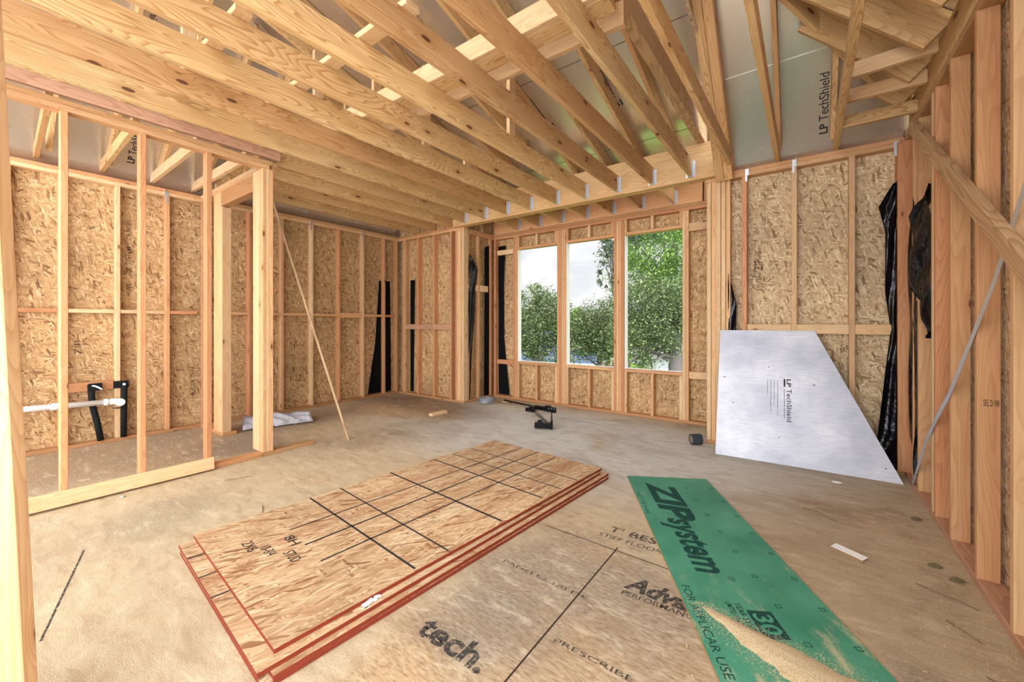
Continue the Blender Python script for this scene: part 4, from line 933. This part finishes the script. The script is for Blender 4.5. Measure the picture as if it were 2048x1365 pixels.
# paper scrap
def paper():
    r = empty('paper_scrap', (.18, 2.82, 0)); tag(r, 'folded white paper tag on the floor right of the green panel', 'paper')
    M = Matrix.Translation((.185, 2.825, .008)) @ Matrix.Rotation(-.55, 4, 'Z')
    bm = bmesh.new(); bmbox(bm, (0, 0, .004), (.15, .05, .001), M @ Matrix.Rotation(.1, 4, 'X')); bmbox(bm, (.0, .022, .008), (.14, .03, .001), M @ Matrix.Rotation(-.35, 4, 'X')); bmobj('white_sheet', bm, PAPER, r)
    bm = bmesh.new(); bmbox(bm, (.02, -.03, -.003), (.12, .03, .003), M); bmobj('brown_backing', bm, CARD, r)
paper()
bm = bmesh.new(); bmesh.ops.create_icosphere(bm, subdivisions=2, radius=.025, matrix=Matrix.Translation((.19, 4.02, .006)) @ Matrix.Diagonal((1.3, .8, .25, 1)))
tag(bmobj('white_chip', bm, PAPER), 'small white fragment on the floor before the foil board', 'fragment')
bm = bmesh.new(); bmesh.ops.create_icosphere(bm, subdivisions=1, radius=.018, matrix=Matrix.Translation((-3.95, .66, .006)) @ Matrix.Diagonal((1.2, .8, .4, 1)))
tag(bmobj('metal_scrap', bm, GALV), 'bit of crumpled metal by the board along the partition', 'scrap')
def twig(label, pts, r=.0018, mt=TWIG, nm='twig'):
    bm = bmesh.new(); tube(bm, pts, r, 5); tag(bmobj(nm, bm, mt), label, 'twig', None)
twig('dry twig by the right wall bottom plate', [(.42, 2.68, .008), (.47, 2.64, .012), (.55, 2.63, .006), (.60, 2.58, .01)])
twig('forked dry twig nearer the camera by the right wall', [(.47, 2.42, .008), (.50, 2.38, .012), (.55, 2.33, .006)])
twig('short twig by the right wall below the last wide stud', [(.51, 2.12, .006), (.55, 2.08, .012), (.57, 2.06, .006)])
twig('dark splinter on the floor below the right window', [(-2.02, 4.86, .006), (-1.80, 4.98, .010)])
twig('thin stick lying on the floor near the partition board', [(-3.70, 1.2, .006), (-3.62, 1.37, .008)])
twig('straight pale stick on the floor left of the sheet stack', [(-2.98, 1.19, .005), (-2.82, 1.12, .006)], .003, CARD)
twig('crossed dry twigs right of the green panel', [(-.02, 3.32, .006), (.06, 3.30, .012), (.15, 3.22, .006)])
for i, (x, y, lab) in enumerate(((.50, 2.92, 'curled dry leaf by the right wall, the far one'), (.555, 2.82, 'brown dry leaf against the right bottom plate'), (.53, 3.55, 'dry leaf by the right wall near the strap'))):
    bm = bmesh.new(); G = []
    for k in range(5):
        f = k/4; w_ = .016*math.sin(f*math.pi)+.002
        G.append([bm.verts.new((x+f*.06, y-w_, .004+.012*f)), bm.verts.new((x+f*.06, y+w_, .010+.01*math.sin(f*3)))])
    for a, b_ in zip(G, G[1:]): bm.faces.new((a[0], a[1], b_[1], b_[0]))
    bmesh.ops.solidify(bm, geom=bm.faces[:], thickness=.001)
    tag(bmobj('dry_leaf', bm, LEAFD), lab, 'leaf', 'dry leaves')

# ------------------------------------------------------------------ plumbing rough-in on the left wall
def plumbing():
    r = empty('drain_pipe', (-5.82, .9, .5)); tag(r, 'white plastic drain pipe running along the left wall', 'pipe')
    bm = bmesh.new(); tube(bm, [(-5.80, -.4, .475), (-5.80, .845, .435)], .028, 16); bmobj('pipe_run', bm, PVC, r)
    bm = bmesh.new(); tube(bm, [(-5.80, .47, .4475), (-5.80, .535, .4455)], .033, 16); bmobj('coupling', bm, PVC, r)
    bm = bmesh.new(); tube(bm, [(-5.80, .83, .435), (-5.80, .865, .434)], .034, 16); tube(bm, [(-5.80, .865, .434), (-5.80, .90, .433), (-5.79, .925, .433), (-5.76, .935, .43)], .031, 16); bmobj('elbow', bm, PVC, r)
    bm = bmesh.new(); tube(bm, [(-5.765, .935, .43), (-5.715, .938, .428)], .038, 20); bmobj('end_cap', bm, PVC, r)
    r = empty('vent_tube', (-5.85, .8, .05)); tag(r, 'black insulated tube with a bent white spout, left of two', 'tube', 'black tubes')
    bm = bmesh.new(); tube(bm, [(-5.88, .745, .62), (-5.87, .755, .42), (-5.86, .79, .22), (-5.86, .815, .04)], .026, 12); bmobj('tube_sleeve', bm, FELT, r)
    bm = bmesh.new(); bmbox(bm, (-5.855, .775, .595), (.006, .10, .075)); bmobj('backing_plate', bm, FELT, r)
    bm = bmesh.new(); tube(bm, [(-5.85, .755, .61), (-5.81, .775, .605), (-5.79, .80, .585), (-5.785, .815, .57)], .008, 8); bmobj('spout', bm, PVC, r)
    r = empty('vent_tube', (-5.85, .98, .05)); tag(r, 'straight black insulated tube, right of two', 'tube', 'black tubes')
    bm = bmesh.new(); tube(bm, [(-5.85, .992, .60), (-5.85, .988, .32), (-5.85, .984, .04)], .025, 12); bmobj('tube_sleeve', bm, FELT, r)
    bm = bmesh.new(); bmbox(bm, (-5.845, .965, .60), (.006, .12, .075)); bmobj('backing_plate', bm, FELT, r)
    bm = bmesh.new(); tube(bm, [(-5.84, .985, .60), (-5.82, .985, .60)], .012, 10); bmobj('spout', bm, PVC, r)
    bm = bmesh.new(); tube(bm, [(-5.83, .90, .36), (-5.825, .99, .35)], .005, 6); bmobj('strap', bm, FELT, r)
plumbing()
T('wall_blocking', 'pinkish wide blocking behind the drain spouts', 'blocking', 'left wall blocking', XLs+.002, XL-.03, .562, .922, .555, .645, RED)

# ------------------------------------------------------------------ near post at the left edge of the view
def nearpost():
    w = 1.2; s = w/801.
    bot = at(18, w, 0); topz = 2.77
    zt = H+646*s; top = at(-81, w, 0); top.z = topz
    r = Vector((RT[0], RT[1], 0))
    return T('near_stud', 'out of focus stud standing at the left edge of the view', 'stud', None, bot, top, .15, .038, FIR, up=Vector((-FW[0], -FW[1], 0)))
nearpost()

# ------------------------------------------------------------------ outside
GZ = -3.6
def ground():
    m, t, b = mat('lawn', .9)
    g = N(t, 'ShaderNodeTexCoord'); n = N(t, 'ShaderNodeTexNoise', i_Scale=3., i_Detail=6.); t.links.new(g.outputs['Object'], n.inputs['Vector'])
    t.links.new(ramp_out(t, n.outputs['Fac'], [(.35, S(74, 104, 40)), (.65, S(118, 152, 62))]), b.inputs['Base Color'])
    o = box('ground', -90, 90, 6, 160, GZ-.3, GZ, m, bev=0); return tag(o, 'green lawn outside the windows', 'lawn', kind='structure')
ground()
CONC = mat('pale_concrete', .85, S(196, 192, 186))[0]
p_ = at(1290, 30); tag(member('driveway', (p_.x-3, p_.y-9, GZ+.02), (p_.x+6, p_.y+12, GZ+.02), 4., .06, CONC, bev=0), 'pale driveway beyond the lawn outside', kind='structure')
def shingle(name, c1, c2):
    m, t, b = mat(name, .8); g = N(t, 'ShaderNodeTexCoord')
    br = N(t, 'ShaderNodeTexBrick', i_Scale=6.); br.inputs['Color1'].default_value = c1; br.inputs['Color2'].default_value = c2; br.inputs['Mortar'].default_value = tuple(x*.6 for x in c1[:3])+(1,)
    br.inputs['Mortar Size'].default_value = .02; t.links.new(g.outputs['UV'], br.inputs['Vector']); t.links.new(br.outputs[0], b.inputs['Base Color']); return m
SH1 = shingle('blue_grey_shingles', S(104, 124, 154), S(124, 142, 168)); SH2 = shingle('pale_shingles', S(168, 168, 170), S(184, 184, 186))
BRICK = shingle('brick', S(176, 122, 88), S(190, 140, 104)); WHT = mat('white_paint', .6, S(236, 236, 232))[0]; DK = mat('dark_glass', .2, S(30, 36, 44))[0]
def house(label, c, a, b, la, lb, ez, rise, sh, wm=None):
    """single storey hip roofed house; c = near eave corner, a and b = eave directions"""
    c = Vector(c); a = Vector((*a, 0)).normalized(); b = Vector((*b, 0)).normalized()
    r = empty('house', (c.x, c.y, GZ)); tag(r, label, 'house', 'houses outside')
    e = [c, c+a*la, c+a*la+b*lb, c+b*lb]; e = [Vector((p.x, p.y, ez)) for p in e]
    h = min(la, lb)/2
    if la > lb: r0 = c+a*h+b*h; r1 = c+a*(la-h)+b*h
    else: r0 = c+a*h+b*h; r1 = c+a*h+b*(lb-h)
    r0 = Vector((r0.x, r0.y, ez+rise)); r1 = Vector((r1.x, r1.y, ez+rise))
    bm = bmesh.new(); uv = bm.loops.layers.uv.new('UVMap'); v = [bm.verts.new(p) for p in e+[r0, r1]]
    fs = ((0, 1, 5, 4), (1, 2, 5), (2, 3, 4, 5), (3, 0, 4)) if la > lb else ((0, 1, 4), (1, 2, 5, 4), (2, 3, 5), (3, 0, 4, 5))
    for f in fs: bm.faces.new([v[i] for i in f])
    for f in bm.faces:
        for l in f.loops: q = l.vert.co-c; l[uv].uv = (q.dot(a)+q.dot(b), q.z*2.5)
    bmesh.ops.solidify(bm, geom=bm.faces[:], thickness=.08); bmobj('roof', bm, sh, r)
    bm = bmesh.new()
    for i in range(4):
        p, q = e[i], e[(i+1) % 4]; d = (q-p).normalized(); n_ = d.cross(Vector((0, 0, 1)))
        M = Matrix((d, n_, Vector((0, 0, 1)))).transposed().to_4x4(); M.translation = (p+q)/2+Vector((0, 0, -.06))
        bmbox(bm, (0, 0, 0), ((q-p).length+.04, .04, .15), M)
    bmobj('fascia', bm, WHT, r)
    ins = .45
    w_ = [e[0]+(a+b)*ins, e[1]+(-a+b)*ins, e[2]-(a+b)*ins, e[3]+(a-b)*ins]
    bm = bmesh.new(); uv = bm.loops.layers.uv.new('UVMap')
    lo = [bm.verts.new((p.x, p.y, GZ)) for p in w_]; hi = [bm.verts.new((p.x, p.y, ez)) for p in w_]
    for i in range(4): bm.faces.new((lo[i], lo[(i+1) % 4], hi[(i+1) % 4], hi[i]))
    bm.faces.new(hi)
    for f in bm.faces:
        for l in f.loops: q = l.vert.co-c; l[uv].uv = (q.dot(a)+q.dot(b), q.z)
    bmobj('wall', bm, wm or BRICK, r)
    for k in range(3):
        p = w_[0]+b*(1.2+2.6*k); M = Matrix((b, a.cross(Vector((0, 0, 1))) if False else -a, Vector((0, 0, 1)))).transposed().to_4x4(); M.translation = Vector((p.x, p.y, ez-.95))
        bm = bmesh.new(); bmbox(bm, (0, 0, 0), (.8, .12, 1.1), M); wi = bmobj('window', bm, WHT, r)
        bm = bmesh.new(); bmbox(bm, (0, .01, 0), (.66, .14, .96), M); bmobj('pane', bm, DK, wi)
    return r
hc = at(1187, 24); A_ = (FW[0]*.45-RT[0]*.893, FW[1]*.45-RT[1]*.893); B_ = (FW[0]*.893+RT[0]*.45, FW[1]*.893+RT[1]*.45)
house('brick house with a blue grey hip roof behind the trees', hc, A_, B_, 14, 9, -1.23, 1.9, SH1)
hc2 = at(1308, 40); house('farther house with a pale grey roof beyond the driveway', hc2, (RT[0]*.9+FW[0]*.3, RT[1]*.9+FW[1]*.3), (FW[0], FW[1]), 12, 9, -2.2, 1.9, SH2, mat('grey_siding', .9, S(150, 152, 154))[0])
# white slatted vehicle gate
g = empty('white_gate', at(1335, 22, GZ)); tag(g, 'low white gate with four square holes seen through the right window', 'gate')
bm = bmesh.new(); c0 = at(1322, 22, -1.45); c1 = at(1346, 22, -1.45); d = (c1-c0).normalized(); M = Matrix((d, d.cross(Vector((0, 0, 1))), Vector((0, 0, 1)))).transposed().to_4x4(); M.translation = (c0+c1)/2
ln = (c1-c0).length
bmbox(bm, (0, 0, .14), (ln, .05, .06), M); bmbox(bm, (0, 0, -.16), (ln, .05, .16), M)
for k in range(5): bmbox(bm, (-ln/2+k*ln/4, 0, 0), (.05, .05, .34), M)
for k in (0, 4): bmbox(bm, (-ln/2+k*ln/4, 0, -.95), (.07, .07, 2.3), M)
bmobj('gate_frame', bm, WHT, g)
# trees
def leafmat(name, c1, c2, c3):
    m, t, b = mat(name, .6); oi = N(t, 'ShaderNodeNewGeometry')
    t.links.new(ramp_out(t, oi.outputs['Random Per Island'], [(0, c1), (.40, c1), (.72, c2), (1, c3)]), b.inputs['Base Color'])  # large dark share paints the shaded gaps of the crown into the leaf colour
    b.inputs['Subsurface Weight'].default_value = 0.; b.inputs['Transmission Weight'].default_value = 0.
    # thin leaves let some light through
    tr = N(t, 'ShaderNodeBsdfTranslucent'); tr.inputs[0].default_value = c3; ms = N(t, 'ShaderNodeMixShader', i_0=.18)
    out = t.nodes['Material Output']; t.links.new(b.outputs[0], ms.inputs[1]); t.links.new(tr.outputs[0], ms.inputs[2]); t.links.new(ms.outputs[0], out.inputs[0]); return m
OAK = leafmat('oak_leaves', S(34, 50, 24), S(80, 100, 54), S(160, 170, 118)); BRT = leafmat('bright_leaves', S(40, 66, 18), S(84, 122, 38), S(156, 186, 88)); DRK = leafmat('dark_leaves', S(26, 40, 26), S(56, 76, 48), S(110, 128, 86))
BARK = mat('bark', .9, S(92, 86, 82))[0]
def tree(label, base, blobs, n, size, mt, trunk_r=.2, seed=1, droop=.0):
    rnd = random.Random(seed); r = empty('tree', (base[0], base[1], GZ)); tag(r, label, 'tree', 'trees outside')
    verts = []; faces = []
    tot = sum(q[1][0]*q[1][1]*q[1][2] for q in blobs)
    for c, rad in blobs:
        c = Vector(c); cnt = int(n*rad[0]*rad[1]*rad[2]/tot)
        nc = max(6, cnt//70); cl = []
        for _ in range(nc):
            d = Vector((rnd.gauss(0, 1), rnd.gauss(0, 1), rnd.gauss(0, 1))).normalized()*rnd.uniform(.45, 1)**.6
            cl.append((Vector((d.x*rad[0], d.y*rad[1], d.z*rad[2])), rnd.uniform(.10, .26)*min(rad)))
        for _ in range(cnt):
            q, cr = rnd.choice(cl)
            p = c+q+Vector((rnd.gauss(0, 1), rnd.gauss(0, 1), rnd.gauss(0, 1)-droop))*cr
            a = Vector((rnd.gauss(0, 1), rnd.gauss(0, 1), rnd.gauss(0, .7)-.3)).normalized(); b_ = a.cross(Vector((rnd.gauss(0, 1), rnd.gauss(0, 1), rnd.gauss(0, 1)))).normalized()
            s = size*rnd.uniform(.6, 1.3); k = len(verts)
            verts += [p-a*s, p+b_*s*.42, p+a*s, p-b_*s*.42]; faces.append((k, k+1, k+2, k+3))
    me = bpy.data.meshes.new('foliage'); me.from_pydata([tuple(v) for v in verts], [], faces)
    link('foliage', me, mt, r)
    bm = bmesh.new(); c = Vector(blobs[0][0]); b0 = Vector((base[0], base[1], GZ))
    tube(bm, [b0, b0.lerp(c, .35)+Vector((.1, 0, 0)), b0.lerp(c, .7), c], [trunk_r*1.3, trunk_r, trunk_r*.7, trunk_r*.35], 10); bmobj('trunk', bm, BARK, r)
    bm = bmesh.new()
    for _ in range(14):
        q = Vector(rnd.choice(blobs)[0]); rad = rnd.choice(blobs)[1]; e = q+Vector((rnd.gauss(0, .45)*rad[0], rnd.gauss(0, .45)*rad[1], rnd.gauss(0, .5)*rad[2])); s = b0.lerp(c, rnd.uniform(.6, .95))
        tube(bm, [s, s.lerp(e, .5)+Vector((0, 0, .15)), e], [trunk_r*.3, trunk_r*.18, .015], 6)
    bmobj('branch', bm, BARK, r)
tree('grey green oak seen through the left window', at(1080, 18), [(at(1070, 18, 1.15), (1.5, 1.3, 1.3)), (at(1095, 18, 1.9), (.9, .9, .9)), (at(1072, 18, 2.5), (.7, .7, .55)), (at(1040, 18, .9), (.9, .9, 1.0)), (at(1103, 17, .1), (.55, .6, .8)), (at(1052, 17.5, .2), (.5, .5, .6))], 26000, .050, OAK, .18, 1, .35)
tree('grey green oak seen through the middle window', at(1195, 17), [(at(1200, 17, 1.0), (1.5, 1.3, 1.0)), (at(1160, 17, .7), (.9, .9, .9)), (at(1222, 17, 1.5), (.9, .9, .8)), (at(1205, 16, -.05), (.45, .45, .55)), (at(1150, 16, .1), (.4, .4, .4)), (at(1222, 17, .3), (.7, .7, .6))], 26000, .048, OAK, .16, 2, .35)
tree('drooping oak with a thick grey trunk in the right window', at(1352, 12.2), [(at(1350, 13, 1.9), (.9, .9, .9)), (at(1300, 13, 1.1), (1.4, 1.2, .9)), (at(1265, 13, .7), (.8, .8, .8)), (at(1335, 13.5, 1.9), (1.1, 1.0, .9)), (at(1290, 13, 2.1), (1.2, 1.0, .8)), (at(1283, 12.6, .1), (.45, .5, .45)), (at(1335, 13, 1.0), (.7, .7, .4))], 34000, .040, OAK, .30, 3, .35)
tree('tall bright green tree behind, in the upper right window', at(1400, 24), [(at(1330, 24, 5.4), (3.6, 3, 2.0)), (at(1275, 23, 4.0), (1.5, 1.5, 1.3)), (at(1365, 23, 3.6), (2.0, 2, 1.6)), (at(1340, 24, 8.0), (3.6, 3, 1.8)), (at(1300, 23, 2.9), (1.4, 1.4, .9)), (at(1265, 23, 6.6), (1.2, 1.2, 1.0))], 46000, .070, BRT, .3, 4, .15)
tree('dark leafy branches hanging at the right of the middle window', at(1275, 15), [(at(1222, 14, 3.35), (.42, .5, .9)), (at(1205, 14, 2.75), (.25, .3, .35)), (at(1232, 14, 4.2), (.5, .6, .6)), (at(1212, 14, 4.15), (.22, .25, .25)), (at(1268, 15, 5.0), (1.0, .8, .8))], 5200, .055, DRK, .12, 5, .3)
tree('yellow green crown between the left and middle windows, far back', at(1140, 34), [(at(1142, 34, 1.5), (1.4, 1.2, 1.1)), (at(1110, 36, .9), (2.2, 1.6, 1.0))], 9000, .10, BRT, .2, 6, .2)
tree('distant dark line of trees beyond the houses', at(1240, 60), [(at(1060, 60, -.4), (6, 3, 2.6)), (at(1240, 60, -.4), (9, 3, 2.6)), (at(1370, 58, -.2), (7, 3, 2.6))], 20000, .22, DRK, .3, 7, .1)
bpy.context.view_layer.update()
